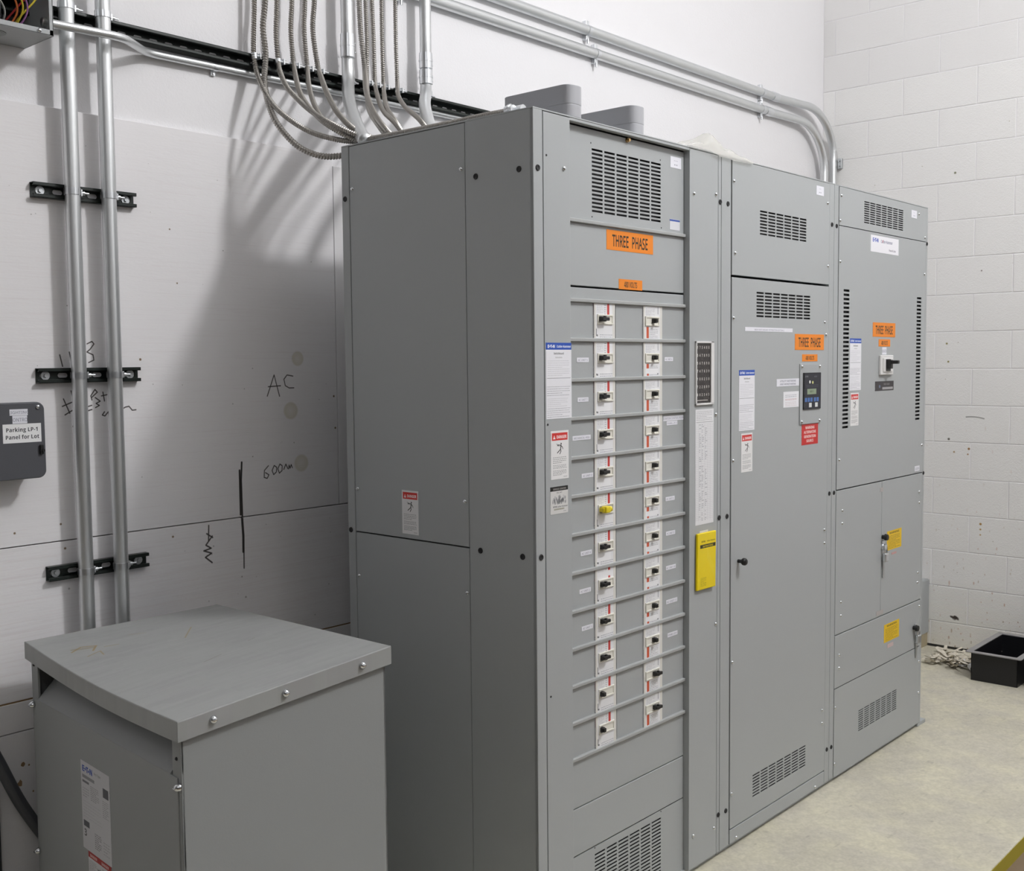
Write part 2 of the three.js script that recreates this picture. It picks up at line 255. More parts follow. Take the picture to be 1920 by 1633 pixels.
// ================================================================ THE SETTING
const XL = -4.6, XR = 4.02, ZB = -1.168, ZF = 4.6, YC = 5.1, PADZ = .707, LOW = -.055;
const WT = .2;
{
  const f = structure('floor', uvBy(bx(XL, XR, LOW - .1, LOW, PADZ, ZF), (x, y, z) => [x / 1.5, z / 1.5]), M.lowFloor);
  const pad = structure('floor_pad', uvBy(bx(XL, XR, LOW - .1, 0, ZB - WT, PADZ, .004), (x, y, z) => [x / 1.7, (z + y) / 1.7]), M.concrete);
  part(pad, 'yellow_edge', bx(XL + .01, XR - .01, LOW, -.0035, PADZ, PADZ + .0012), M.yellowPaint);
  structure('ceiling', bx(XL, XR + WT, YC, YC + .1, ZB, ZF), M.ceiling);
  { const w = structure('wall_left', bx(XL - .1, XL, LOW - .1, YC, ZB, ZF), M.leftWall); part(w, 'bounce_damper', bx(XL, XL + .012, LOW, 1.9, ZB, ZF), M.bounce_damper, 'unseen dark band added to damp bounce light'); }  // lower band is added, keeps low side faces darker than high ones
  { const w = structure('wall_front', bx(XL, XR + WT, LOW - .1, YC, ZF, ZF + .1), M.farWall); part(w, 'bounce_damper', bx(XL + .012, XR, LOW, 1.9, ZF - .012, ZF), M.bounce_damper, 'unseen dark band added to damp bounce light'); }
}
// back wall with painted plywood sheets
{
  const w = structure('wall_back', uvBy(bx(XL, XR + .01, 0, YC, ZB - WT, ZB), (x, y) => [x / 2, y / 2]), M.wall);
  const zf = -1.148, ink = '#3a3634';
  const A = [-2.15, .290, 1.1435, 2.343], B = [-2.15, 1.2, .7175, 1.1405];
  const strokesA = [[-0.001, 1.528, 0.028, 1.597, 0.048, 1.526], [0.004, 1.559, 0.053, 1.561], [0.104, 1.592, 0.080, 1.596, 0.067, 1.582, 0.072, 1.561, 0.087, 1.553, 0.107, 1.553], [-0.003, 1.300, -0.019, 1.286, -0.021, 1.263, -0.009, 1.259, -0.002, 1.270, -0.015, 1.278], [0.020, 1.299, 0.011, 1.283, 0.017, 1.269, 0.028, 1.277, 0.030, 1.292, 0.020, 1.299], [0.043, 1.302, 0.034, 1.287, 0.040, 1.272, 0.051, 1.280, 0.052, 1.296, 0.043, 1.302], [0.058, 1.283, 0.067, 1.300, 0.075, 1.284], [0.078, 1.283, 0.080, 1.296, 0.084, 1.285, 0.089, 1.297, 0.093, 1.286], [-0.695, 1.664, -0.688, 1.632], [-0.667, 1.672, -0.660, 1.634], [-0.614, 1.695, -0.599, 1.702, -0.593, 1.695, -0.606, 1.679, -0.615, 1.672, -0.597, 1.664, -0.595, 1.649, -0.611, 1.642], [-0.693, 1.520, -0.656, 1.534], [-0.686, 1.496, -0.660, 1.510], [-0.689, 1.541, -0.672, 1.500], [-0.666, 1.563, -0.655, 1.514], [-0.605, 1.543, -0.588, 1.557, -0.595, 1.565, -0.608, 1.547, -0.605, 1.535], [-0.617, 1.517, -0.606, 1.520], [-0.618, 1.505, -0.606, 1.508], [-0.595, 1.542, -0.580, 1.531, -0.593, 1.525, -0.583, 1.519, -0.595, 1.513], [-0.571, 1.557, -0.567, 1.531], [-0.576, 1.546, -0.559, 1.549], [-0.568, 1.500, -0.575, 1.491, -0.567, 1.488, -0.556, 1.500, -0.554, 1.484], [-0.515, 1.504, -0.503, 1.511, -0.491, 1.513, -0.481, 1.501, -0.469, 1.502], [-0.658, 1.477, -0.664, 1.462]];
  const boldA = [[-0.106, 1.319, -0.110, 1.262, -0.109, 1.145], [-0.115, 1.294, -0.115, 1.151]];
  const strokesB = [[-0.234, 1.130, -0.236, 1.080, -0.222, 1.095, -0.246, 1.069, -0.227, 1.057, -0.254, 1.052, -0.226, 1.041, -0.249, 1.031, -0.225, 1.011], [-0.242, 1.105, -0.221, 1.09], [-0.106, 1.046, -0.107, 0.976]];
  const boldB = [[-0.110, 1.139, -0.107, 1.081, -0.108, 1.03]];
  function plyTex(R, W, H, strokes, bold, spots, rings) {
    const t = canvas(W, H, (x) => {
      fillR(x, '#eceaeb', 0, 0, W, H); const X = (a) => (a - R[0]) / (R[1] - R[0]) * W, Y = (b) => H - (b - R[2]) / (R[3] - R[2]) * H;
      for (let i = 0; i < 2600; i++) { const a = hash(i, 1, R[2] * 9 | 0), l = 40 + 160 * hash(i, 2, 3); x.fillStyle = hash(i, 3, 3) > .5 ? 'rgba(255,255,255,.06)' : 'rgba(150,142,140,.035)'; x.fillRect(a * W * 1.1 - 60, hash(i, 4, 3) * H, l, 1.4); }
      for (let i = 0; i < 60; i++) { x.fillStyle = 'rgba(90,84,78,.45)'; const r = .6 + hash(i, 8, 2) * 1.3; x.beginPath(); x.arc(hash(i, 6, 2) * W, hash(i, 7, 2) * H, r, 0, 7); x.fill(); }
      for (const [a, b, r] of spots) { x.fillStyle = '#7d6a55'; x.beginPath(); x.arc(X(a), Y(b), r, 0, 7); x.fill(); }
      for (const [a, b, r] of rings) { const g = x.createRadialGradient(X(a), Y(b), 2, X(a), Y(b), r); g.addColorStop(0, 'rgba(170,158,120,.18)'); g.addColorStop(.8, 'rgba(165,155,115,.30)'); g.addColorStop(1, 'rgba(165,155,115,0)'); x.fillStyle = g; x.fillRect(X(a) - r, Y(b) - r, 2 * r, 2 * r); }
      x.lineCap = x.lineJoin = 'round';
      const go = (L, lw, c) => { x.strokeStyle = c; x.lineWidth = lw; for (const s of L) { x.beginPath(); x.moveTo(X(s[0]), Y(s[1])); for (let i = 2; i < s.length; i += 2) x.lineTo(X(s[i]), Y(s[i + 1])); x.stroke(); } };
      go(strokes, 2.4, ink); go(bold, 5, '#2c2826');
    }); return t;
  }
  const tA = plyTex(A, 2048, 1007, strokesA, boldA, [[-.34, 2.04, 2], [-.32, 1.88, 2], [-.45, 1.65, 3], [-.84, 1.18, 2.5], [-.71, 1.19, 2.5], [.276, 1.52, 3], [.28, 1.41, 3]], [[.092, 1.477, 26], [.131, 1.299, 26], [.125, 1.65, 22]]);
  const tB = plyTex(B, 2048, 258, strokesB, boldB, [[-.7, 1.12, 2], [-.36, 1.11, 2]], []);
  const plyM = (t, rx, ry) => new THREE.MeshStandardMaterial({ map: t, roughness: .72, bumpMap: rep(grainTex, rx, ry), bumpScale: .00028 });
  const put = (R, mat) => part(w, 'plywood_sheet', uvBy(bx(R[0], R[1], R[2], R[3], ZB, zf, .0016), (x, y) => [(x - R[0]) / (R[1] - R[0]), (y - R[2]) / (R[3] - R[2])]), mat);
  put(A, plyM(tA, 4, 2)); put(B, plyM(tB, 5.5, .7));
  const plain = std([.83, .815, .82], .74, 0, { bumpMap: rep(grainTex, 4, 2), bumpScale: .0003 });
  put([.2925, 1.2, 1.1435, 2.306], plain); put([-2.15, 1.2, .632, .7125], plain); put([-2.15, 1.2, .004, .629], plain);
  for (const [x, y, r] of [[-.853, .486, .0085], [-.842, .538, .006], [-.826, .532, .003], [-.817, .455, .003]]) { const sh = new THREE.Shape([...Array(9)].map((_, i) => new THREE.Vector2(x + r * (.6 + .6 * hash(i, 3, r * 1e4 | 0)) * Math.cos(i * .698), y + 1.2 * r * (.6 + .6 * hash(i, 7, r * 1e4 | 0)) * Math.sin(i * .698)))); part(w, 'bare_patch', new THREE.ExtrudeGeometry(sh, { depth: .0004, bevelEnabled: false }).translate(0, 0, zf), M.raw); }
  part(w, 'raw_edge', bx(-2.15, 1.2, .7127, .7173, ZB, zf - .003), M.raw, 'bare brown board edge');
}
// right wall: painted concrete blocks, each its own piece
{
  const Wd = std([.78, .77, .75], .8);
  const w = structure('wall_right', [bx(XR + .0016, XR + WT, .014, YC, ZB - WT, ZF), bx(XR + .05, XR + WT, LOW - .1, .014, ZB - WT, ZF)], M.wall);
  const Z1 = 2.0, RW = Z1 - ZB, RH = 3.2;
  const tex = canvas(1536, 1536, (x, W, H) => {
    fillR(x, '#ecebe9', 0, 0, W, H); const X = (z) => (Z1 - z) / RW * W, Y = (y) => H - y / RH * H; // seen from the room, z runs from right to left
    for (let i = 0; i < 900; i++) { const a = hash(i, 1, 21), b = hash(i, 2, 21); const y = b * b * 1.25, s = .5 + 1.5 * hash(i, 3, 21); x.fillStyle = `rgba(${110 + 50 * hash(i, 4, 21) | 0},84,52,${(.16 + .4 * hash(i, 5, 21)) * Math.max(.15, 1 - y)})`; x.beginPath(); x.ellipse(X(ZB + a * RW), Y(y), s, s * (1 + 2 * hash(i, 6, 21)), 0, 0, 7); x.fill(); }
    for (let i = 0; i < 60; i++) { x.fillStyle = 'rgba(120,110,80,.45)'; x.beginPath(); x.arc(hash(i, 1, 23) * W, hash(i, 2, 23) * H, 1.2, 0, 7); x.fill(); }
    const g = x.createLinearGradient(0, Y(.4), 0, Y(0)); g.addColorStop(0, 'rgba(196,184,150,0)'); g.addColorStop(1, 'rgba(200,188,156,.22)'); x.fillStyle = g; x.fillRect(0, Y(.4), W, H);
    for (let i = 0; i < 16; i++) { x.fillStyle = 'rgba(52,44,38,.5)'; x.beginPath(); x.ellipse(X(-.375 + .04 * hash(i, 1, 4)), Y(.168 + .018 * hash(i, 2, 4)), 5, 2.4, -.4, 0, 7); x.fill(); }
    x.strokeStyle = 'rgba(120,120,116,.7)'; x.lineWidth = 3; x.beginPath(); x.moveTo(X(-.31), Y(1.305)); x.quadraticCurveTo(X(-.26), Y(1.312), X(-.21), Y(1.298)); x.stroke();
    for (const [y, z, r, c] of [[1.18, -.40, 3, '#6f6a62'], [1.13, -.29, 3, '#a07850'], [1.10, -.295, 2, '#a07850'], [1.11, -.37, 2.5, '#b09878'], [.72, -.22, 3, '#b0884c'], [.69, -.22, 2.4, '#b89868'], [.66, -.22, 2, '#b89868'], [1.71, -.42, 2.5, '#8f8658'], [1.61, -.41, 2.5, '#8f8658'], [2.64, -.39, 3, '#8c8c78'], [2.10, -.24, 2, '#8c8480']]) { x.fillStyle = c; x.beginPath(); x.arc(X(z), Y(y), r, 0, 7); x.fill(); }
  });
  const bm = new THREE.MeshStandardMaterial({ map: tex, roughness: .78, bumpMap: rep(roughTex, 10, 10), bumpScale: .0011 });
  const plainB = std([.83, .82, .81], .78, 0, { bumpMap: rep(roughTex, 3, 3), bumpScale: .0008 });
  const C = .2032, L = .4064, gap = .0019;
  for (let n = -1; n < 22; n++) {
    const y0 = Math.max(.010, .1477 + C * n - C) + (n > -1 ? gap : 0), y1 = Math.min(YC, .1477 + C * n) - gap; if (y1 - y0 < .02) continue;
    let z = (n % 2 === 0 ? -.484 : -.281) - L * 3;
    for (; z < Z1; z += L) {
      const z0 = Math.max(ZB, z) + gap, z1 = Math.min(Z1, z + L) - gap; if (z1 - z0 < .03) continue;
      const g = bx(XR - .0012 * hash(n + 3, Math.round(z * 9) + 99, 7), XR + .03, y0, y1, z0, z1, .0026);
      part(w, 'block', y1 < RH ? uvBy(g, (x, y, zz) => [(Z1 - zz) / RW, y / RH]) : g, y1 < RH ? bm : plainB);
    }
  }
  part(w, 'block_infill', bx(XR - .0005, XR + .01, .010, YC, Z1 + .003, ZF, 0), plainB);
}

// ================================================================ SWITCHBOARD, three sections in a row
const H = 2.279, DB = -.753, TS = .0025;
function shell(t, x0, x1, sidePanelParts) {  // rear, top, base and right side of one section
  part(t, 'rear_panel', bx(x0 + .002, x1 - .002, .02, H - .004, DB, DB + TS), M.paintIn);
  part(t, 'top_panel', bx(x0 + .0005, x1 - .0005, H - .004, H, DB, -.0005, .001), M.paint);
  for (const [a, b] of [[-.055, -.014], [DB, DB + .045]]) part(t, 'base_channel', bx(x0 + .001, x1 - .001, 0, .018, a, b, .002), M.paint);
  part(t, 'side_panel', bx(x1 - TS - .001, x1 - .001, .018, H - .004, DB + TS, -.03), M.paint);
}
const shadePlate = (t, a, b, c, d, z = 0) => part(t, 'vent_shade_plate', bx(a - .012, b + .012, c - .01, d + .01, z - .010, z - .008), M.rubber);  // black plate added behind vent slots, stands in for the shade inside
const yw = (t, x0, x1, y0, y1, z = 0, name = 'front_panel', holes) => part(t, name, holes ? sheet(x0, x1, y0, y1, z, .002, holes) : bx(x0, x1, y0, y1, z - .012, z, .0016), M.paint);
// ---- section one: the breaker section
const K = (z) => -z / 1.8383;
const rx = (x, z = -.021) => x + (x + 2.1615) * K(z), ry = (y, z = -.021) => y + (y - 1.6342) * K(z);
{
  const t = thing('switchboard_section', 'tall grey switchboard section with two columns of white breakers, nearest of the row', 'switchboard', [0, 0, 0], null);
  shell(t, 0, .9175);
  // left flank
  part(t, 'corner_post', [bx(0, .0372, .018, H - .004, -.012, 0, .0016), bx(0, .012, .018, H - .004, -.2400, -.0005, .0016)], M.paint);
  part(t, 'side_panel', bx(.0012, .013, 1.1255, H - .0055, -.7180, -.2428, .0014), M.paint);
  part(t, 'side_panel', bx(.0012, .013, .018, 1.1215, -.7180, -.2428, .0014), M.paint);
  part(t, 'rear_post', bx(0, .03, .018, H - .004, DB, -.7205, .0016), M.paint);
  for (const [y, z] of [[2.126, -.201], [2.127, -.048], [1.121, -.199], [1.121, -.047], [2.122, -.738], [1.127, -.740], [.145, -.2], [.145, -.047]]) plug(t, 0, y, z, '-x');
  for (const [y, z] of [[2.152, -.256], [2.148, -.705], [1.255, -.706], [1.251, -.256], [.997, -.252], [.99, -.706]]) screw(t, .0012, y, z, '-x');
  stickerSide(t, 'danger_label', -.511, -.4425, 1.1385, 1.2655, .0012, TX.danger, 'white danger label with red header');
  // front: left column, recessed breaker field, raised right column, right post
  yw(t, .0402, .1500, .018, H - .006, 0, 'front_column');
  part(t, 'front_column', [bx(.7328, .8975, .018, H - .0055, -.024, 0, .0016)], M.paint);
  part(t, 'frame_post', bx(.9000, .9165, .018, H - .004, -.03, -.0005, .0016), M.paint);
  const zr = -.021, X0 = .1505, X1 = .7322;
  const y0 = ry(2.0036), y1 = ry(1.8324), y2 = ry(1.7914);
  part(t, 'top_lip', bx(.150, .7328, H - .012, H - .0045, -.02, -.001, .001), M.paint);
  const vent = (a, b) => slots(rx(.2405), rx(.5790), a, b, 6, 16, .13, .46);
  yw(t, X0, X1, y0 + .0015, H - .016, zr, 'vent_panel', vent(ry(2.0345), ry(2.2095)));
  yw(t, X0, X1, y1 + .003, y0 - .0015, zr, 'blank_panel');
  yw(t, X0, X1, y2 + .0015, y1 - .002, zr, 'blank_panel');
  const rails = [1.7914, 1.6854, 1.5768, 1.4729, 1.3659, 1.2619, 1.1565, 1.0510, .9454, .8415, .7380, .6345, .5325].map((y) => ry(y, -.012));
  const railG = (y) => bx(X0, X1, y, y + .0105, zr - .004, -.0125, .0025);
  for (const y of [...rails, ry(2.0036, -.012)]) part(t, 'rail', railG(y), M.rail);
  const yb1 = ry(.4019), yb2 = ry(.2672);
  yw(t, X0, X1, yb1 + .0015, rails[12] - .001, zr, 'blank_panel'); yw(t, X0, X1, yb2 + .0015, yb1 - .0015, zr, 'blank_panel');
  yw(t, X0, X1, .018, yb2 - .0015, zr, 'vent_panel', vent(ry(.072), ry(.2470)));
  shadePlate(t, rx(.2405), rx(.5790), ry(2.0345), ry(2.2095), zr); shadePlate(t, rx(.2405), rx(.5790), ry(.072), ry(.2470), zr);
  for (const [x, y] of [[.268, 2.227], [.605, 2.224], [.272, 2.028], [.610, 2.026], [.272, .247], [.607, .247]]) fix(t, 'rivet', new THREE.SphereGeometry(.0022, 8, 6).scale(1, 1, .4), M.rubber, x, y, zr);
  // breakers
  const F1 = [breakerFace(1, 0), breakerFace(1, 1), breakerFace(1, 2)].map((q) => print(q, .45)), F2 = [breakerFace(2, 0), breakerFace(2, 1)].map((q) => print(q, .45));
  const c1a = rx(.2515, -.018), c1b = rx(.3475, -.018), c2a = rx(.4865, -.018), c2b = rx(.5820, -.018);
  const ring = (w, h, b, d) => { const s = new THREE.Shape([[-w / 2, -h / 2], [w / 2, -h / 2], [w / 2, h / 2], [-w / 2, h / 2]].map((a) => new THREE.Vector2(...a))); s.holes.push(new THREE.Path([[-w / 2 + b, -h / 2 + b], [-w / 2 + b, h / 2 - b], [w / 2 - b, h / 2 - b], [w / 2 - b, -h / 2 + b]].map((a) => new THREE.Vector2(...a)))); return new THREE.ExtrudeGeometry(s, { depth: d, bevelEnabled: true, bevelThickness: .0006, bevelSize: .0006, bevelSegments: 1 }); };
  const bezelGeo = merge([ring(.070, .0265, .0032, .0028), bx(-.033, .033, -.012, .012, 0, .0014)]);
  const toggleLong = merge([bx(-.007, .008, -.0064, .0064, 0, .010, .001), bx(-.007, .024, -.0046, .0046, .008, .0165, .0014), bx(.004, .012, -.0070, .0085, .007, .014, .001)]);
  const toggleShort = merge([bx(-.007, .007, -.0065, .0065, 0, .010, .001), bx(-.0055, .0055, -.0058, .0058, .008, .0155, .0014)]);
  const faceG = new THREE.BoxGeometry(c1b - c1a, 1, .006);
  const local = (p, name, g, m, x, y, z) => { const q = shade(new THREE.Mesh(g, m)); q.name = name; q.position.set(x, y, z); p.add(q); return q; };
  for (let i = 0; i < 12; i++) {
    const top = rails[i], bot = rails[i + 1] + .0105, h = top - bot, cy = (top + bot) / 2;
    for (const [a, b] of [[X0, c1a - .0012], [c1b + .0075, c2a - .0012], [c2b + .0025, X1]]) part(t, 'filler_plate', bx(a, b, bot - .003, top + .001, zr - .002, zr, .0006), M.paint);
    for (const col of [1, 2]) {
      const b = new THREE.Group(); b.name = 'breaker'; t.add(b); b.position.set(col === 1 ? (c1a + c1b) / 2 : (c2a + c2b) / 2, cy, -.0205); origin.set(b, [0, 0, 0]);
      const v = col === 1 ? (i === 7 ? 2 : [1, 2, 4, 6, 8].includes(i) ? 1 : 0) : ([1, 5, 6, 7, 8].includes(i) ? 1 : 0);
      local(b, 'breaker_face', new THREE.BoxGeometry(c1b - c1a, h, .006), col === 1 ? F1[v] : F2[v], 0, 0, 0);
      local(b, 'bezel', bezelGeo, M.cream, col === 1 ? .0005 : -.005, .004, .003);
      const off = i > 9; const long = col === 1 ? !off : off;
      local(b, 'toggle', long ? toggleLong : toggleShort, M.black, col === 1 ? (off ? -.0265 : -.0235) : (off ? .0015 : -.0015), .005, .0045);
      if (off) b.userData.label = 'white breaker with its black toggle thrown the other way';
      if (v === 1) b.userData.label = 'white breaker with a paper tag below its toggle';
    }
  }
  // printed strips beside the breakers
  const lab = (i, x0, x1, s, yy = 0, w, h = .0125) => { const y = (rails[i - 1] + rails[i] + .0105) / 2 + yy; sticker(t, 'circuit_label', rx(x0), rx(x1), y - h / 2, y + h / 2, zr, small(s, w || 128, 36), 'small white circuit label'); };
  lab(2, .174, .226, 'AC UNIT 5'); lab(3, .176, .224, 'AC UNIT 7', -.002); lab(4, .153, .233, 'MECHANICAL AREA', .000, 224); lab(5, .192, .244, 'AC UNIT 3'); lab(7, .186, .236, 'AC UNIT 4', -.004); lab(8, .180, .231, 'AC UNIT 2', -.003); lab(9, .189, .239, 'AC UNIT 1', -.003);
  lab(2, .595, .640, 'AC UNIT 6'); lab(6, .600, .649, 'AC UNIT 8'); lab(7, .602, .652, 'AC UNIT 9'); lab(8, .602, .656, 'AC UNIT 10'); lab(9, .604, .664, 'AC UNIT 11'); lab(10, .611, .666, 'PANEL LP-1');
  lab(4, .588, .697, 'ELEVATOR CONTROL ROOM', .034, 256, .015); lab(4, .606, .664, 'PANEL LP-2', .019);
  // warning labels and the window card on the columns
  sticker(t, 'warning_label', rx(.309), rx(.535), ry(1.9405), ry(1.9955), zr, TX.three, 'orange THREE PHASE label'); sticker(t, 'warning_label', rx(.366), rx(.480), ry(1.834), ry(1.8625), zr, TX.volts, 'orange 480 VOLTS label');
  sticker(t, 'rating_label', .658, .716, 2.210, 2.243, zr, small('- - -', 96, 60, '= ='), 'small white sticker'); sticker(t, 'rating_label', .655, .709, 2.025, 2.057, zr, canvas(96, 72, (x) => { fillR(x, '#dcdce2', 0, 0, 96, 72); fillR(x, '#4058a8', 0, 2, 96, 12); }), 'small white sticker with blue edge');
  sticker(t, 'maker_label', .044, .151 - .001, 1.4820, 1.6820, 0, TX.maker, 'tall white label with blue header'); sticker(t, 'danger_label', .0615, .1360, 1.3210, 1.4500, 0, TX.danger, 'white danger label with red header'); sticker(t, 'service_label', .0585, .1320, 1.2290, 1.3020, 0, TX.arc, 'pale label with black header');
  const win = sub(t, 'card_window'); win.userData.label = 'black number card in a metal frame';
  part(win, 'window_frame', [bx(.762, .868, 1.4925, 1.4985, 0, .006, .001), bx(.762, .868, 1.6850, 1.6910, 0, .006, .001), bx(.762, .7675, 1.4925, 1.691, 0, .006, .001), bx(.8500, .868, 1.4925, 1.691, 0, .006, .001)], M.white);
  { const g = new THREE.BoxGeometry(.0835, .188, .001); const m = fix(win, 'number_card', g, print(TX.keys, .35), .8088, 1.5918, .002); }
  sticker(t, 'circuit_directory', .766, .873, 1.1160, 1.4790, 0, TX.directory, 'long white circuit directory sheet');
  for (const [x, y] of [[.123, 2.138], [.755, 2.140], [.882, 2.151], [.888, .784], [.881, .110], [.756, .126], [.885, 1.46]]) screw(t, x, y);
  for (const [x, y] of [[.017, 2.127], [.019, 1.122], [.909, 2.130], [.909, 1.126], [.909, .145]]) plug(t, x, y);
  for (const [x, y] of [[.052, 2.163], [.050, 1.468], [.055, .742]]) fix(t, 'pin_hole', cyl(.003, .0015, 'z', 0, 0, 0, 10), M.rubber, x, y, 0);
  fix(t, 'latch_knob', merge([cyl(.0065, .007, 'z', 0, 0, .0035, 12, .006), cyl(.0045, .005, 'z', 0, 0, .009, 6)]), M.brass, .435, 2.2575, zr, 'z').userData.label = 'small brass screw under the top edge';
}
// ---- section two: metering section with the tall door
const vents = (a, b, c, d, n, m) => slots(a, b, c, d, n, m, .13, .45);
{
  const t = thing('switchboard_section', 'grey switchboard section with one tall vented door, a black meter and a red sign', 'switchboard', [.9185, 0, 0]);
  shell(t, .9185, 1.7195);
  part(t, 'frame_post', bx(.9190, .9370 + .0405, .018, H - .004, -.03, -.0005, .0016), M.paint);
  yw(t, .9835, 1.6790, 1.9065, H - .0055, 0, 'upper_panel', vents(1.160, 1.500, 2.0460, 2.1310, 6, 8)).geometry.scale(1, 1, 1);
  part(t, 'panel_return', [bx(.9835, 1.679, 1.9065, 1.9085, -.018, -.002), bx(.9835, .9855, 1.9085, H - .006, -.018, -.002)], M.paint);
  const door = part(t, 'door', [sheet(.9835, 1.6790, .0715, 1.8985, 0, .002, [...vents(1.140, 1.535, 1.7720, 1.8605, 7, 8), ...vents(1.131, 1.528, .1310, .2135, 7, 8)]), bx(.9835, 1.679, 1.8965, 1.8985, -.018, -.002), bx(.9835, .9855, .0715, 1.8965, -.018, -.002), bx(.9835, 1.679, .0715, .0735, -.018, -.002)], M.paint);
  part(door, 'door_knob', [cyl(.006, .02, 'z', 1.030, .968, .010, 12), new THREE.LatheGeometry([[0, .016], [.009, .0155], [.0125, .011], [.0125, .004], [.010, 0], [0, 0]].map((p) => new THREE.Vector2(...p)), 16).rotateX(Math.PI / 2).translate(1.030, .968, .016)], M.black);
  shadePlate(t, 1.160, 1.500, 2.0460, 2.1310); shadePlate(door, 1.140, 1.535, 1.7720, 1.8605); shadePlate(door, 1.131, 1.528, .1310, .2135);
  yw(t, .9835, 1.6790, .018, .0665, 0, 'kick_plate');
  part(t, 'frame_post', bx(1.6815, 1.7190, .018, H - .004, -.03, -.0005, .0016), M.paint);
  sticker(door, 'name_strip', 1.068, 1.398, 1.7265, 1.7400, 0, small('MAIN SWITCHBOARD DISTRIBUTION SECTION 2', 512, 24), 'long narrow white strip', 'z', 0);
  sticker(door, 'warning_label', 1.4165, 1.6420, 1.6650, 1.7215, 0, TX.three, 'orange THREE PHASE label'); sticker(door, 'warning_label', 1.472, 1.591, 1.6240, 1.6495, 0, TX.volts, 'orange 480 VOLTS label');
  sticker(door, 'maker_label', 1.031, 1.1325, 1.3980, 1.5985, 0, TX.maker, 'tall white label with blue header'); sticker(door, 'danger_label', 1.0465, 1.120, 1.2600, 1.3890, 0, TX.danger, 'white danger label with red header');
  sticker(door, 'name_strip', 1.285, 1.4495, 1.5385, 1.5645, 0, small('UTILITY METERING', 256, 56, 'AND MONITORING'), 'white two-line strip'); sticker(door, 'notice_label', 1.3335, 1.4485, 1.4635, 1.5190, 0, canvas(160, 96, (x) => { fillR(x, '#eeeef2', 0, 0, 160, 96); lines(x, 20, 140, 20, 30, 2, '#a8a8b0', 3); lines(x, 20, 140, 44, 50, 2, '#c08a88', 2); lines(x, 20, 140, 64, 84, 3, '#c8b4b2', 2); }), 'small white notice');
  sticker(door, 'generator_sign', 1.473, 1.601, 1.3235, 1.3980, 0, TX.red, 'red sign with white lettering');
  const mt = sub(t, 'meter');
  part(mt, 'meter_plate', bx(1.452, 1.6130, 1.3990, 1.6155, .0002, .0042, .0012), M.paint);
  part(mt, 'meter_bezel', bx(1.4715, 1.6065, 1.4515, 1.5835, .004, .0085, .0015), M.black);
  sticker(mt, 'meter_face', 1.4740, 1.6040, 1.4540, 1.5810, .0084, TX.meter, 'black meter face with green display');
  for (const x of [1.463, 1.602]) for (const y of [1.4085, 1.606]) screw(mt, x, y, .0042);
  sticker(t, 'rating_label', 1.572, 1.630, 2.223, 2.256, 0, small('- -', 72, 48, '= ='), 'small white sticker');
  for (const [x, y] of [[.992, 2.205], [1.001, 1.977], [1.661, 2.201], [1.668, 1.973]]) screw(t, x, y);
  for (const [x, y] of [[.992, 1.768], [1.646, 1.767], [.993, 1.304], [.993, .635], [.992, .190], [1.659, .996], [1.660, .946], [1.655, .31], [1.655, .26], [1.658, 1.722]]) screw(door, x, y);
  for (const [x, y] of [[1.024, .030], [1.604, .029]]) screw(t, x, y);
  for (const [x, y] of [[.957, 2.129], [.958, 1.125], [.957, .143], [1.700, 2.127], [1.700, 1.128], [1.700, .146]]) plug(t, x, y, -.0005);
}
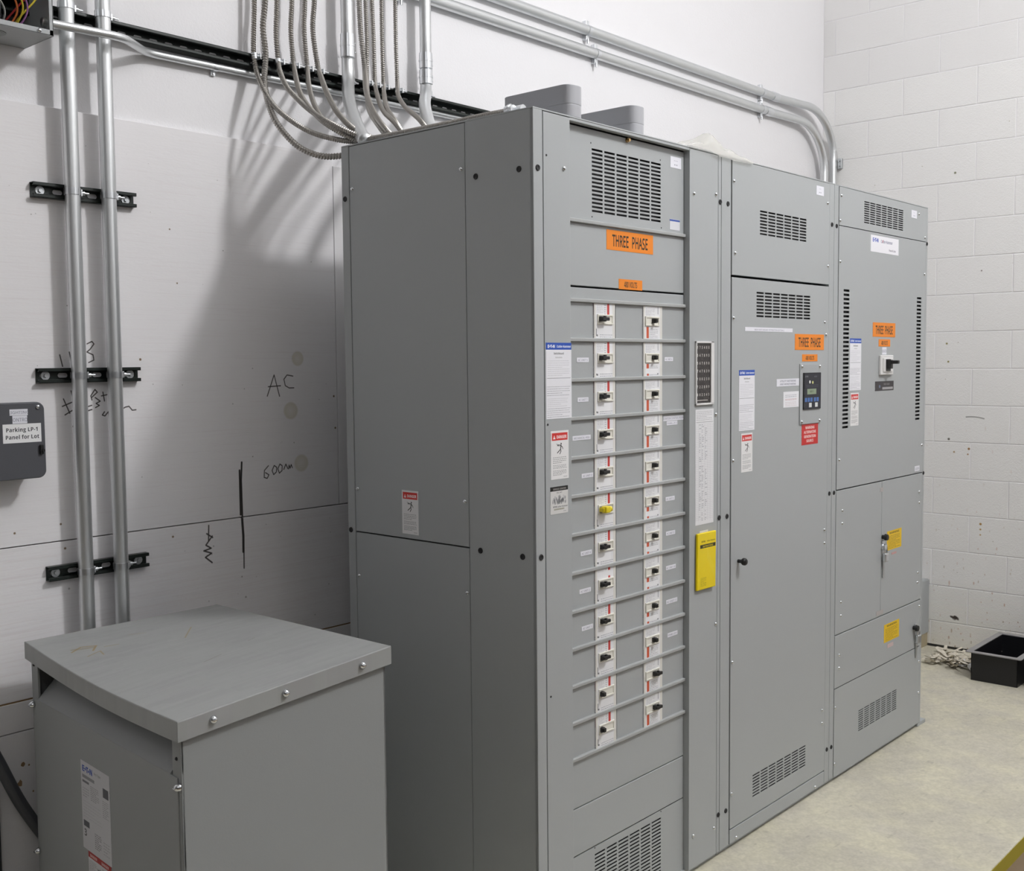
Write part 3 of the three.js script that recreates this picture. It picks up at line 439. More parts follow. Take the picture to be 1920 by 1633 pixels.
// ---- section three: main breaker section
{
  const t = thing('switchboard_section', 'grey switchboard section with a single main breaker and padlocked lower doors, farthest of the row', 'switchboard', [1.7205, 0, 0]);
  shell(t, 1.7205, 2.628);
  part(t, 'frame_post', bx(1.7210, 1.7570, .018, H - .004, -.03, -.0005, .0016), M.paint);
  part(t, 'frame_post', bx(2.6085, 2.6275, .018, H - .004, -.03, -.0005, .0016), M.paint);
  yw(t, 1.7605, 2.606, 2.1315, H - .0055, 0, 'vent_panel', slots(1.975, 2.361, 2.156, 2.2435, 7, 10, .13, .45));
  yw(t, 1.7605, 2.606, 1.1360, 2.1285, 0, 'main_panel', [...slots(1.804, 1.856, 1.363, 1.8985, 1, 33, .02, .45), ...slots(2.516, 2.566, 1.363, 1.8950, 1, 33, .02, .45)]);
  const d1 = yw(t, 1.7605, 2.179, .5750, 1.1310, 0, 'latch_door'), d2 = yw(t, 2.1815, 2.606, .5750, 1.1310, 0, 'latch_door');
  const dr = yw(t, 1.7605, 2.606, .3660, .5710, 0, 'latch_panel');
  yw(t, 1.7605, 2.606, .018, .3630, 0, 'vent_panel', slots(1.977, 2.363, .1405, .2290, 7, 10, .13, .45));
  shadePlate(t, 1.975, 2.361, 2.156, 2.2435); shadePlate(t, 1.804, 1.856, 1.363, 1.8985); shadePlate(t, 2.516, 2.566, 1.363, 1.895); shadePlate(t, 1.977, 2.363, .1405, .2290);
  part(t, 'floor_channel', bx(2.60, 2.690, 0, .016, -.05, -.001, .002), M.paint);
  sticker(t, 'maker_plate', 2.041, 2.313, 2.0525, 2.1180, 0, TX.plate, 'white nameplate with blue lettering');
  sticker(t, 'rating_label', 2.443, 2.501, 2.220, 2.252, 0, small('- -', 72, 48, '= ='), 'small white sticker');
  sticker(t, 'warning_label', 2.071, 2.291, 1.7185, 1.7755, 0, TX.three, 'orange THREE PHASE label'); sticker(t, 'warning_label', 2.1285, 2.2415, 1.680, 1.7090, 0, TX.volts, 'orange 480 VOLTS label');
  sticker(t, 'name_strip', 2.1635, 2.2055, 1.6475, 1.677, 0, small('MAIN', 64, 48), 'small white tag');
  sticker(t, 'maker_label', 1.864, 1.9645, 1.510, 1.710, 0, TX.maker, 'tall white label with blue header'); sticker(t, 'danger_label', 1.8745, 1.947, 1.3725, 1.500, 0, TX.danger, 'white danger label with red header');
  sticker(t, 'notice_label', 2.5195, 2.5725, 1.1445, 1.167, 0, small('LOCK', 64, 32), 'tiny white sticker');
  const mb = sub(t, 'main_breaker'); mb.userData.label = 'white main breaker with long black handle';
  part(mb, 'bezel', [bx(2.132, 2.256, 1.565, 1.645, .0002, .010, .003), bx(2.150, 2.238, 1.577, 1.633, .010, .014, .003)], M.white);
  part(mb, 'handle_slot', bx(2.170, 2.218, 1.581, 1.629, .0135, .0150, .001), M.black);
  part(mb, 'handle', [bx(2.172, 2.195, 1.590, 1.626, .014, .034, .002), bx(2.174, 2.193, 1.610, 1.624, .030, .062, .003)], M.black);
  sticker(t, 'trip_unit_label', 2.099, 2.2815, 1.5015, 1.5400, 0, TX.sub, 'dark trip unit strip');
  sticker(d2, 'caution_label', 2.2365, 2.3855, .8375, .9175, 0, TX.yellow, 'yellow caution label'); sticker(dr, 'caution_label', 2.2195, 2.3745, .4530, .5285, 0, TX.yellow, 'yellow caution label');
  sticker(dr, 'paper_tag', 2.255, 2.315, .425, .441, .0002, std([.62, .48, .47], .7), 'small pink tag'); sticker(d2, 'paper_tag', 2.285, 2.335, .815, .823, .0002, std([.6, .34, .32], .7), 'small red mark');
  for (const [x, y, w] of [[2.176, 1.098, .03], [2.172, .590, .07]]) sticker(t, 'seal_tag', x - w / 2, x + w / 2, y - .009, y + .009, .0003, std([.45, .42, .41], .6), 'small seal tag');
  const latch = (p, x, y, kx, ky) => {
    const g = sub(p, 'latch_handle');
    part(g, 'latch_plate', [cyl(.017, .006, 'z', x, y, .003, 18), bx(x - .012, x + .012, y - .055, y + .022, 0, .004, .002)], M.zinc);
    part(g, 'latch_knob', [cyl(.009, .014, 'z', x + kx, y + ky, .008, 14), cyl(.014, .011, 'z', x + kx, y + ky, .018, 14, .012)], M.black);
    part(g, 'padlock', [bx(x - .016, x + .016, y - .062, y - .026, .006, .022, .004), sweep(curvePts([[x - .010, y - .028, .014], [x - .010, y - .006, .014], [x, y + .004, .014], [x + .010, y - .006, .014], [x + .010, y - .028, .014]], .004), .0032, 8), cyl(.013, .012, 'z', x, y, .010, 16)], M.zinc);
    part(g, 'latch_tail', bx(x - .006, x + .006, y - .13, y - .055, .001, .006, .002), M.galvDull);
  };
  latch(d2, 2.1935, .862, -.004, .040); latch(dr, 2.556, .452, -.026, .008);
  const l3 = [[1.775, 2.241], [1.766, 2.148], [2.523, 2.242], [2.592, 2.148], [1.770, 1.996], [2.593, 1.992], [1.778, 1.249], [2.593, 1.255], [2.595, .297], [2.598, .157], [1.767, .292], [1.767, .071]];
  for (const [x, y] of l3) screw(t, x, y);
  for (const [x, y] of [[1.811, 1.052], [1.811, 1.002], [1.806, .697], [1.806, .644]]) screw(d1, x, y);
  for (const [x, y] of [[2.571, 1.052], [2.573, 1.005], [2.567, .698], [2.566, .654]]) screw(d2, x, y);
  for (const [x, y] of [[1.797, .492], [1.797, .441], [2.592, .545]]) screw(dr, x, y);
  for (const [x, y] of [[1.739, 2.125], [1.739, 1.127], [1.738, .145], [2.618, 2.123], [2.618, 1.130]]) plug(t, x, y, -.0005);
}
// yellow instruction pouch hanging on the first section
{
  const t = thing('document_pouch', 'yellow document pouch with black stripe hanging below the circuit directory', 'pouch', [.818, .912, .001]);
  const g = new RoundedBoxGeometry(.107, .180, .009, 3, .003), p = g.attributes.position;
  for (let i = 0; i < p.count; i++) { const x = p.getX(i), y = p.getY(i), z = p.getZ(i); if (z > 0) p.setZ(i, z + .003 * Math.cos(x * 28) * Math.cos(y * 15) + .0012 * Math.sin(x * 90 + y * 40)); p.setX(i, x + .003 * (y / .18 + .5)); }
  g.computeVertexNormals(); g.translate(.816, 1.001, .0065); const uv = g.attributes.uv, q = g.attributes.position; for (let i = 0; i < q.count; i++) uv.setXY(i, (q.getX(i) - .762) / .112, (q.getY(i) - .911) / .18);
  part(t, 'pouch_sleeve', g, print(TX.pouch, .22)); part(t, 'tape', bx(.79, .84, 1.080, 1.096, .0006, .0012), M.white);
}
// lock-off clamp on the sixth breaker
single('breaker_lock', 'yellow lock-off clamp on the left-hand breaker toggle', 'lock', [bx(.2945, .317, 1.2075, 1.2265, -.012, .008, .004), cyl(.008, .010, 'x', .320, 1.217, -.001, 14), bx(.290, .297, 1.211, 1.223, -.014, .002, .001)], M.yellow);
// oblong boxes on the roof of the first section
function roofBox(x, z1, label) {
  const t = thing('oblong_box', label, 'box', [x, H, z1], 'oblong boxes on the switchboard roof');
  const w = .066, l = .235, r = .028, s = new THREE.Shape(); const rrect = (s, w, l, r) => { s.moveTo(r, 0); s.lineTo(w - r, 0); s.quadraticCurveTo(w, 0, w, r); s.lineTo(w, l - r); s.quadraticCurveTo(w, l, w - r, l); s.lineTo(r, l); s.quadraticCurveTo(0, l, 0, l - r); s.lineTo(0, r); s.quadraticCurveTo(0, 0, r, 0); };
  rrect(s, w, l, r); const mk = (sh, y0, h, dx) => new THREE.ExtrudeGeometry(sh, { depth: h, bevelEnabled: true, bevelThickness: .002, bevelSize: .0015, bevelSegments: 2, curveSegments: 10 }).rotateX(-Math.PI / 2).translate(x + dx, H + y0, z1);
  part(t, 'box_base', mk(s, .002, .030, 0), M.plastic);
  const s2 = new THREE.Shape(); rrect(s2, w + .0016, l + .0016, r); part(t, 'box_cover', mk(s2, .0355, .0465, -.0008), M.plastic);
}
roofBox(.150, -.003, 'grey oblong plastic box with rounded ends on the cabinet roof corner'); roofBox(.466, -.020, 'second grey oblong plastic box on the cabinet roof, nearer the plastic film');
// clear plastic film over the roof edge between sections one and two
{
  const nx = 70, nz = 30, g = new THREE.PlaneGeometry(1, 1, nx, nz), p = g.attributes.position;
  const tri = (q) => Math.abs(((q % 2) + 2) % 2 - 1), fold = (u, v) => .6 * tri(u * 2.1 + v * 1.3 + .2) + .28 * tri(u * 5.3 - v * 2.2) + .12 * tri(u * 9.7 + v * 6.1);
  for (let i = 0; i < p.count; i++) {
    const u = p.getX(i) + .5, v = p.getY(i) + .5, env = Math.sin(Math.PI * Math.min(1, u * 1.02)) ** .8;
    let x = .72 + .375 * u + .012 * Math.sin(v * 9), y = H + .004 + .072 * env * fold(u, v) * (.6 + .4 * v), z = -.17 + .165 * v + .012 * Math.sin(u * 23);
    if (v > .80) { const k = (v - .80) / .20, hang = .004 + .020 * Math.max(0, Math.sin((u - .30) * 4.4)) * fold(u, .9) + .010 * u; z = THREE.MathUtils.lerp(z, .006 + .006 * fold(u, v), Math.min(1, k * 1.6)); y = THREE.MathUtils.lerp(y, H + .006 - hang, k * k); }
    p.setXYZ(i, x, z > -.001 ? y : Math.max(y, H + .003), z);
  }
  g.computeVertexNormals();
  single('plastic_film', 'crumpled clear plastic film lying over the cabinet roof edge', 'plastic sheet', g, new THREE.MeshPhysicalMaterial({ color: 0xfbfaf6, roughness: .12, transmission: .7, thickness: 0, ior: 1.45, side: THREE.DoubleSide }));
}

// ================================================================ TRANSFORMER in front of the wall
{
  const t = thing('transformer', 'grey floor-standing transformer cabinet with a bowed lid, left of the switchboard', 'transformer', [-.945, 0, -.183], null, -.077);
  const W = .562, D = .846, i0 = .012;
  const top = (p, r) => { const u = p / W, v = -r / D; return (.890 * (1 - u) + .946 * u) * (1 - v) + (.909 * (1 - u) + .918 * u) * v; };
  const bowAt = (p, r) => -.015 * Math.sin(Math.PI * THREE.MathUtils.clamp(-r / D, 0, 1)) * Math.pow(Math.max(0, 1 - p / W), 2);
  const add = (name, g, m, label) => { const q = shade(new THREE.Mesh(Array.isArray(g) ? merge(g) : g, m)); q.name = name; t.add(q); if (label) q.userData.label = label; origin.set(q, O0); return q; };
  // lid: a sheet with a turned-down rim that follows its bow
  { const nx = 14, nz = 22, pos = [], idx = [], uv = []; const id = (i, j) => i * (nz + 1) + j;
    const grid = (dy, ins) => { const b = pos.length / 3; for (let i = 0; i <= nx; i++) for (let j = 0; j <= nz; j++) { const p = W * i / nx, r = -D * j / nz; pos.push(ins + p * (1 - 2 * ins / W), top(p, r) + bowAt(p, r) + dy, -ins + r * (1 - 2 * ins / D)); uv.push(p / .6, -r / .6); } return b; };
    const a = grid(0, .0028), b = grid(-.0025, .0028);
    for (let i = 0; i < nx; i++) for (let j = 0; j < nz; j++) { idx.push(a + id(i, j), a + id(i + 1, j), a + id(i, j + 1), a + id(i + 1, j), a + id(i + 1, j + 1), a + id(i, j + 1)); idx.push(b + id(i, j), b + id(i, j + 1), b + id(i + 1, j), b + id(i + 1, j), b + id(i, j + 1), b + id(i + 1, j + 1)); }
    // rim strips: outer and inner face
    const strip = (pts, nx_, nz_) => { const th = .002, base = pos.length / 3; pts.forEach(([p, r]) => { const y = top(p, r) + bowAt(p, r); for (const [o, dy] of [[.0030, 0], [.0010, -.0006], [0, -.0026], [0, -.045], [th, -.045], [th, -.003]]) { pos.push(p - nx_ * o, y + dy, r - nz_ * o); uv.push((p + r) / .6, dy / .6); } }); for (let k = 0; k < pts.length - 1; k++) for (let q = 0; q < 5; q++) { const A = base + k * 6 + q, B = A + 1, Cc = A + 6, Dd = A + 7; idx.push(A, B, Cc, B, Dd, Cc); } };
    const rng = (n, f) => [...Array(n + 1)].map((_, k) => f(k / n));
    strip(rng(22, (f) => [0, -D + D * f]), -1, 0); strip(rng(10, (f) => [W * f, 0]), 0, 1); strip(rng(10, (f) => [W, -D * f]), 1, 0); strip(rng(10, (f) => [W - W * f, -D]), 0, -1);
    const g = new THREE.BufferGeometry(); g.setAttribute('position', new THREE.Float32BufferAttribute(pos, 3)); g.setAttribute('uv', new THREE.Float32BufferAttribute(uv, 2)); g.setIndex(idx);
    const lidTex = canvas(512, 768, (x, w, h) => { fillR(x, '#a1a3a1', 0, 0, w, h); for (let i = 0; i < 700; i++) { x.fillStyle = hash(i, 1, 31) > .5 ? 'rgba(120,124,124,.05)' : 'rgba(190,190,186,.05)'; x.fillRect(hash(i, 2, 31) * w - 30, hash(i, 3, 31) * h, 90, 3 + 20 * hash(i, 4, 31)); }
      x.lineCap = 'round'; const st = (c, lw, ...p) => { x.strokeStyle = c; x.lineWidth = lw; x.beginPath(); x.moveTo(p[0] * w, p[1] * h); for (let i = 2; i < p.length; i += 2) x.lineTo(p[i] * w, p[i + 1] * h); x.stroke(); };
      st('rgba(150,120,60,.6)', 5, .10, .20, .16, .17, .22, .19, .18, .23); st('rgba(150,120,60,.45)', 4, .13, .27, .20, .25, .19, .29); st('rgba(150,124,66,.4)', 4, .24, .22, .30, .23); st('rgba(150,124,66,.45)', 4, .55, .34, .66, .24); st('rgba(150,124,66,.3)', 4, .40, .16, .47, .18); st('rgba(110,96,80,.35)', 3, .42, .62, .52, .60); st('rgba(110,96,80,.3)', 3, .70, .55, .74, .54); st('rgba(130,112,70,.3)', 14, .12, .18, .2, .2); });
    const uv2 = g.attributes.uv, pp = g.attributes.position; for (let i = 0; i < pp.count; i++) uv2.setXY(i, pp.getX(i) / W, -pp.getZ(i) / D); g.computeVertexNormals();
    add('lid', g.toNonIndexed(), new THREE.MeshStandardMaterial({ map: lidTex, roughness: .46 })).geometry.computeVertexNormals();
  }
  // front, right and rear sheets; their tops stay under the lid
  const quad = (p0, r0, p1, r1, yb, th) => { const g = new THREE.BufferGeometry(), nX = (r1 - r0), nZ = -(p1 - p0), l = Math.hypot(nX, nZ), ox = nX / l * th, oz = nZ / l * th, v = []; const ya = top(p0, r0) - .010, yb2 = top(p1, r1) - .010;
    const c = [[p0, yb, r0], [p1, yb, r1], [p1, yb2, r1], [p0, ya, r0]], d = c.map(([x, y, z]) => [x + ox, y, z + oz]); const f = (a, b, e, h) => { v.push(...a, ...b, ...e, ...a, ...e, ...h); }; f(c[0], c[1], c[2], c[3]); f(d[1], d[0], d[3], d[2]); f(c[1], d[1], d[2], c[2]); f(d[0], c[0], c[3], d[3]); f(c[3], c[2], d[2], d[3]); f(d[0], d[1], c[1], c[0]);
    g.setAttribute('position', new THREE.Float32BufferAttribute(v, 3)); g.setAttribute('uv', new THREE.Float32BufferAttribute(v.filter((_, i) => i % 3 < 2), 2)); g.computeVertexNormals(); return g; };
  add('front_panel', quad(i0, -i0, W - i0, -i0, .03, .004), M.trafo); add('right_panel', quad(W - i0, -i0, W - i0, -D + i0, .03, .004), M.trafo); add('rear_panel', quad(W - i0, -D + i0, i0, -D + i0, .03, .004), M.trafo);
  add('base', [bx(.02, W - .02, 0, .03, -D + .02, -.02, .003)], M.trafo);
  // left side: corner strips, main panel, deflector sloping inwards, deep opening under the lid
  add('corner_strip', bx(i0, i0 + .006, .03, .880, -.052, -i0, .001), M.trafo); add('corner_strip', bx(i0, i0 + .006, .03, .893, -D + i0, -D + .052, .001), M.trafo);
  add('left_panel', bx(i0 - .003, i0 + .006, .03, .760, -D + .036, -.026, .0015), M.trafo);
  { const s = new THREE.Shape([[i0 - .002, .757], [i0 + .075, .838], [i0 + .072, .841], [i0 - .003, .762]].map((a) => new THREE.Vector2(...a))); add('deflector', new THREE.ExtrudeGeometry(s, { depth: D - .112, bevelEnabled: false }).translate(0, 0, -D + .054), M.trafo, 'sloping sheet under the lid'); }
  { const hs = slots(-D + .08, -.08, .856, .872, 26, 1, .45, 0); const g = sheet(-D + .05, -.05, .765, .885, 0, .003, hs).rotateY(-Math.PI / 2).translate(i0 + .10, 0, 0); g.scale(1, 1, 1); const p = g.attributes.position; add('vent_strip', g, M.trafo); }
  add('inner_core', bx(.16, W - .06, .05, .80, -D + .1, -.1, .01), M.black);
  for (const p of [.082, .262, .475]) { const m = add('screw', screwGeo.clone().scale(1.5, 1.5, 1.6), M.screw); m.position.set(p, top(p, 0) - .022, .0005); }
  for (const [y, r] of [[.742, -.020], [.742, -D + .02], [.345, -D + .02]]) { const m = add('screw', screwGeo.clone().scale(1.5, 1.5, 2.2), M.screw); m.position.set(i0 - .0015, y, r); m.rotation.y = -Math.PI / 2; }
  for (const [y, r] of [[.80, -.032], [.85, -D + .03]]) { const m = add('rivet', screwGeo.clone().scale(.7, .7, .6), M.rubber); m.position.set(i0, y, r); m.rotation.y = -Math.PI / 2; }
  const rate = (z0, z1, y0, y1, tx, nm, lb) => { const m = add(nm, new THREE.BoxGeometry(z1 - z0, y1 - y0, T0), print(tx, .55), lb); m.rotation.y = -Math.PI / 2; m.position.set(i0 - .0034, (y0 + y1) / 2, (z0 + z1) / 2); };
  rate(-.528, -.366, .452, .672, TX.rating, 'rating_plate', 'pale rating plate with blue maker mark'); rate(-.500, -.372, .392, .4515, TX.rating2, 'danger_label', 'small danger label with red band');
}

// ================================================================ STRUT CHANNELS, CONDUITS AND CABLES ON THE BACK WALL
function channel(x0, x1, yc, zb, d, h = .041) {  // C channel lying along x, open to the room, its back slotted
  const n = Math.floor((x1 - x0) / .0508), off = ((x1 - x0) - n * .0508) / 2, s = new THREE.Shape([[x0, yc - h / 2], [x1, yc - h / 2], [x1, yc + h / 2], [x0, yc + h / 2]].map((a) => new THREE.Vector2(...a)));
  for (let i = 0; i < n; i++) { const cx = x0 + off + .0508 * (i + .5), a = .0145 - .0065, r = .0065, q = new THREE.Path(); q.moveTo(cx - a, yc + r); q.lineTo(cx + a, yc + r); q.absarc(cx + a, yc, r, Math.PI / 2, -Math.PI / 2, true); q.lineTo(cx - a, yc - r); q.absarc(cx - a, yc, r, -Math.PI / 2, -3 * Math.PI / 2, true); s.holes.push(q); }
  const back = new THREE.ExtrudeGeometry(s, { depth: .0022, bevelEnabled: false, curveSegments: 5 }).translate(0, 0, zb);
  const g = [back]; for (const k of [-1, 1]) { const y = yc + k * h / 2; g.push(bx(x0, x1, Math.min(y, y - k * .0024), Math.max(y, y - k * .0024), zb, zb + d, .0008)); const l = y - k * .0095; g.push(bx(x0, x1, Math.min(l, y), Math.max(l, y), zb + d - .0024, zb + d, .0008)); const m = y - k * .0095, e = m + k * .0024; g.push(bx(x0, x1, Math.min(m, e), Math.max(m, e), zb + d - .0075, zb + d, .0006)); }
  return g;
}
const washer = (x, y, z) => [cyl(.0125, .002, 'z', x, y, z + .001, 18), cyl(.0055, .005, 'z', x, y, z + .004, 6)];
// pipe clamp: a half band around the pipe with two ears and a bolt, holding to the strut front at zs
function clamp(t, x, y, zc, r, zs, side = 1) {
  const g = sub(t, 'pipe_clamp'), n = 14, s = new THREE.Shape(), R = r + .0022;
  s.absarc(0, 0, R, -1.2, Math.PI + 1.2, false); s.lineTo(-r * Math.cos(1.2) * 1, -r * Math.sin(1.2)); s.absarc(0, 0, r + .0002, Math.PI + 1.2, -1.2, true);
  part(g, 'band', new THREE.ExtrudeGeometry(s, { depth: .018, bevelEnabled: false, curveSegments: n }).rotateX(Math.PI / 2).translate(x, y + .009, zc), M.zinc);
  const bxx = x + side * (r + .008), zz = zs + .016;
  part(g, 'bolt', [bx(Math.min(x + side * r * .7, bxx), Math.max(x + side * r * .7, bxx), y - .009, y + .009, zs + .001, zs + .004, .001), bx(bxx - .0025, bxx + .0025, y - .009, y + .009, zs, zz + .006, .001), cyl(.0062, .010, 'x', bxx + side * .005, y, zz, 6), cyl(.003, .034, 'x', bxx + side * .006, y, zz, 8)], M.zinc);
}
const XA = -.664, XB = -.557, ZP = -1.1025, RP = .0205, ZST = -1.127;
for (const [y, a, label] of [[2.112, -.762, 'black slotted strut channel behind two conduits, uppermost of the short ones'], [1.607, -.766, 'black slotted strut channel beside the small grey breaker enclosure'], [1.056, -.758, 'black slotted strut channel just above the transformer lid']]) {
  const x1 = a + .305; const t = thing('strut_channel', label, 'strut', [a + .15, y - .02, -1.148], 'short strut channels behind the twin conduits');
  part(t, 'channel', channel(a, x1, y, -1.148, .021), M.strut);
  for (const x of [a + .026, x1 - .026]) part(t, 'washer', washer(x, y, -1.1455), M.galvDull);
  clamp(t, XA, y, ZP, RP, ZST, 1); clamp(t, XB, y, ZP, RP, ZST, 1);
}
{
  const t = thing('strut_channel', 'long black strut channel under the row of armoured cables', 'strut', [.2, 2.55, -1.168]);
  part(t, 'channel', channel(-1.05, 1.085, 2.592, ZB, .041), M.strut);
  for (const x of [-.04, .051, .111, .167, .212, .426, .463, .503, .569]) clamp(t, x, 2.604, -1.1185, .008, ZST, 1);
  clamp(t, .329, 2.592, ZP, .021, ZST, 1); clamp(t, .697, 2.61, ZP, .021, ZST, 1); clamp(t, XA, 2.612, ZP, RP, ZST, 1); clamp(t, XB, 2.612, ZP, RP, ZST, 1);
}
const tube = (pts, r, n = 20) => sweep(pts, r, n);
{
  const c = (x) => tube(bendPts([[x, 3.9, ZP], [x, .12, ZP]], .1), RP, 24);
  single('conduit', 'left of the two vertical steel conduits on the plywood', 'conduit', c(XA), M.galv, 'twin vertical conduits'); single('conduit', 'right of the two vertical steel conduits on the plywood', 'conduit', c(XB), M.galv, 'twin vertical conduits');
}
{ // thin conduit from the junction box, with an offset bend in front of the twin conduits
  const t = thing('thin_conduit', 'thin steel conduit with an offset bend running under the long strut', 'conduit', [0, 2.53, -1.1]);
  part(t, 'pipe', tube(bendPts([[-.765, 2.534, -1.035], [-.535, 2.541, -1.035], [-.40, 2.548, -1.145], [-.10, 2.553, -1.150], [1.45, 2.573, -1.150], [1.45, .9, -1.150]], .10), .0115, 18), M.galv);
  part(t, 'strap', [cyl(.0132, .016, 'x', -.165, 2.552, -1.150, 16), bx(-.173, -.157, 2.527, 2.545, -1.167, -1.1605, .001), cyl(.004, .006, 'z', -.165, 2.533, -1.159, 6)], M.zinc);
}
function drop(label, pts, coup, ycl) {
  const t = thing('bent_conduit', label, 'conduit', [pts[0][0], pts[2][1], -1.0], 'bent conduits dropping into the cabinet');
  part(t, 'pipe', tube(curvePts(pts, .015), .021, 24), M.galv);
  for (const [a, b] of coup) part(t, 'coupling', [cyl(.0242, b - a, 'y', pts[0][0], (a + b) / 2, pts[0][2], 24), cyl(.0255, .006, 'y', pts[0][0], (a + b) / 2, pts[0][2], 24), ...[.3, .7].map((f) => cyl(.0035, .012, 'x', pts[0][0] + .028, a + (b - a) * f, pts[0][2], 6))], M.zinc);
}
drop('steel conduit with a coupling, between the armoured cables, bending into the cabinet', [[.329, 3.9, ZP], [.329, 3.2, ZP], [.329, 2.80, ZP], [.327, 2.605, ZP + .002], [.241, 2.501, -.997], [.117, 2.386, -.825], [.05, 2.325, -.725], [.02, 2.285, -.665]], [[2.668, 2.745]]);
drop('steel conduit with two couplings, right of the armoured cables', [[.697, 3.9, ZP], [.697, 3.2, ZP], [.697, 2.82, ZP], [.694, 2.63, ZP + .002], [.565, 2.532, -.975], [.40, 2.42, -.79], [.33, 2.35, -.70], [.30, 2.285, -.655]], [[2.70, 2.755], [2.645, 2.695]]);
// armoured cables
const CABLES = [
  ['armoured cable at the left that droops and lies along the cabinet roof edge', .0072, [[-.030, 3.6, -1.1165], [-.035, 3.1, -1.1165], [-.036, 2.777, -1.118], [-.043, 2.611, -1.118], [-.042, 2.565, -1.110], [-.050, 2.488, -1.060], [-.052, 2.425, -1.0], [-.041, 2.372, -.930], [-.023, 2.336, -.870], [-.004, 2.310, -.800], [.024, 2.296, -.74], [.030, 2.291, -.615], [.030, 2.2895, -.492], [.034, 2.2895, -.319], [.030, 2.289, -.189], [.032, 2.288, -.10]]],
  ['thick armoured cable hanging lowest and entering behind the cabinet', .0085, [[.008, 3.6, -1.110], [0, 3.1, -1.105], [-.005, 2.784, -1.103], [-.016, 2.692, -1.103], [-.010, 2.617, -1.101], [-.035, 2.520, -1.076], [-.051, 2.458, -1.042], [-.059, 2.383, -.993], [-.050, 2.330, -.948], [-.034, 2.292, -.907], [-.007, 2.268, -.864], [.016, 2.261, -.831], [.038, 2.262, -.80], [.07, 2.262, -.765]]],
  ['first armoured cable right of the drooping pair', .0072, [[.062, 3.6, -1.118], [.056, 3.1, -1.118], [.051, 2.797, -1.118], [.045, 2.683, -1.118], [.051, 2.607, -1.118], [.039, 2.573, -1.096], [.017, 2.504, -1.031], [.008, 2.457, -.970], [-.001, 2.408, -.896], [-.011, 2.358, -.801], [.010, 2.318, -.725], [.045, 2.288, -.66]]],
  ['second armoured cable right of the drooping pair', .0072, [[.125, 3.6, -1.118], [.116, 3.1, -1.118], [.111, 2.811, -1.118], [.104, 2.718, -1.118], [.111, 2.618, -1.118], [.082, 2.558, -1.070], [.031, 2.471, -.977], [-.002, 2.401, -.880], [-.012, 2.345, -.795], [.03, 2.290, -.71]]],
  ['third armoured cable right of the drooping pair', .0072, [[.178, 3.6, -1.118], [.170, 3.1, -1.118], [.164, 2.824, -1.118], [.158, 2.730, -1.118], [.167, 2.615, -1.118], [.108, 2.520, -1.034], [.047, 2.430, -.928], [.010, 2.365, -.835], [.02, 2.315, -.75], [.06, 2.288, -.69]]],
  ['armoured cable next left of the coupled conduit', .0078, [[.216, 3.6, -1.118], [.209, 3.1, -1.118], [.203, 2.833, -1.118], [.194, 2.737, -1.118], [.212, 2.619, -1.118], [.186, 2.568, -1.068], [.124, 2.479, -.957], [.053, 2.387, -.817], [.035, 2.325, -.72], [.07, 2.288, -.65]]],
  ['armoured cable just right of the coupled conduit, passing over the strut unclamped', .0078, [[.377, 3.6, -1.10], [.380, 3.1, -1.10], [.381, 2.874, -1.10], [.387, 2.755, -1.10], [.400, 2.646, -1.098], [.307, 2.538, -.987], [.170, 2.416, -.797], [.09, 2.335, -.66], [.08, 2.288, -.60]]],
  ['first clamped armoured cable right of the coupled conduit', .0068, [[.430, 3.6, -1.118], [.428, 3.1, -1.118], [.426, 2.885, -1.118], [.429, 2.739, -1.118], [.426, 2.620, -1.118], [.334, 2.533, -1.011], [.217, 2.440, -.871], [.12, 2.355, -.72], [.11, 2.288, -.65]]],
  ['second clamped armoured cable right of the coupled conduit', .0068, [[.458, 3.6, -1.118], [.457, 3.1, -1.118], [.456, 2.892, -1.118], [.460, 2.770, -1.118], [.463, 2.617, -1.118], [.383, 2.542, -1.018], [.242, 2.433, -.830], [.14, 2.35, -.66], [.135, 2.288, -.60]]],
  ['third clamped armoured cable right of the coupled conduit', .0068, [[.501, 3.6, -1.118], [.500, 3.1, -1.118], [.500, 2.902, -1.118], [.500, 2.753, -1.118], [.503, 2.614, -1.118], [.405, 2.539, -1.006], [.248, 2.436, -.816], [.16, 2.36, -.68], [.155, 2.288, -.62]]],
  ['rightmost of the armoured cables, next to the double-coupled conduit', .0068, [[.566, 3.6, -1.118], [.565, 3.1, -1.118], [.565, 2.917, -1.118], [.565, 2.767, -1.118], [.569, 2.621, -1.118], [.499, 2.566, -1.040], [.364, 2.471, -.860], [.21, 2.36, -.62], [.20, 2.288, -.55]]],
];
for (let [label, r, p] of CABLES) {
  r *= 1.05; const pitch = r > .0085 ? .0090 : .0072;
  single('armoured_cable', label, 'cable', sweep(curvePts(p, pitch / 5), (s, a) => r * (1 + .15 * Math.sin(s / pitch * Math.PI * 2 + a)), 10), M.mc, 'armoured cables above the switchboard');
}
// the second cable that lies along the roof edge and its fittings
single('armoured_cable', 'armoured cable lying flat along the cabinet roof edge beside the drooping one', 'cable', sweep(curvePts([[.055, 2.2885, -.70], [.052, 2.2875, -.55], [.054, 2.2875, -.35], [.050, 2.2875, -.12]], .0012), (s, a) => .0070 * (1 + .07 * Math.sin(s / .0046 * Math.PI * 2 + a)), 10), M.mc, 'armoured cables above the switchboard');
for (const [x, z, l] of [[.031, -.105, 'steel cable fitting at the front end of the roof edge cables']]) single('cable_fitting', l, 'fitting', [cyl(.0115, .026, 'z', x, H + .0118, z, 14), cyl(.0135, .007, 'z', x, H + .0138, z, 6), cyl(.0125, .030, 'z', x + .023, H + .0128, z + .012, 14)], M.zinc);

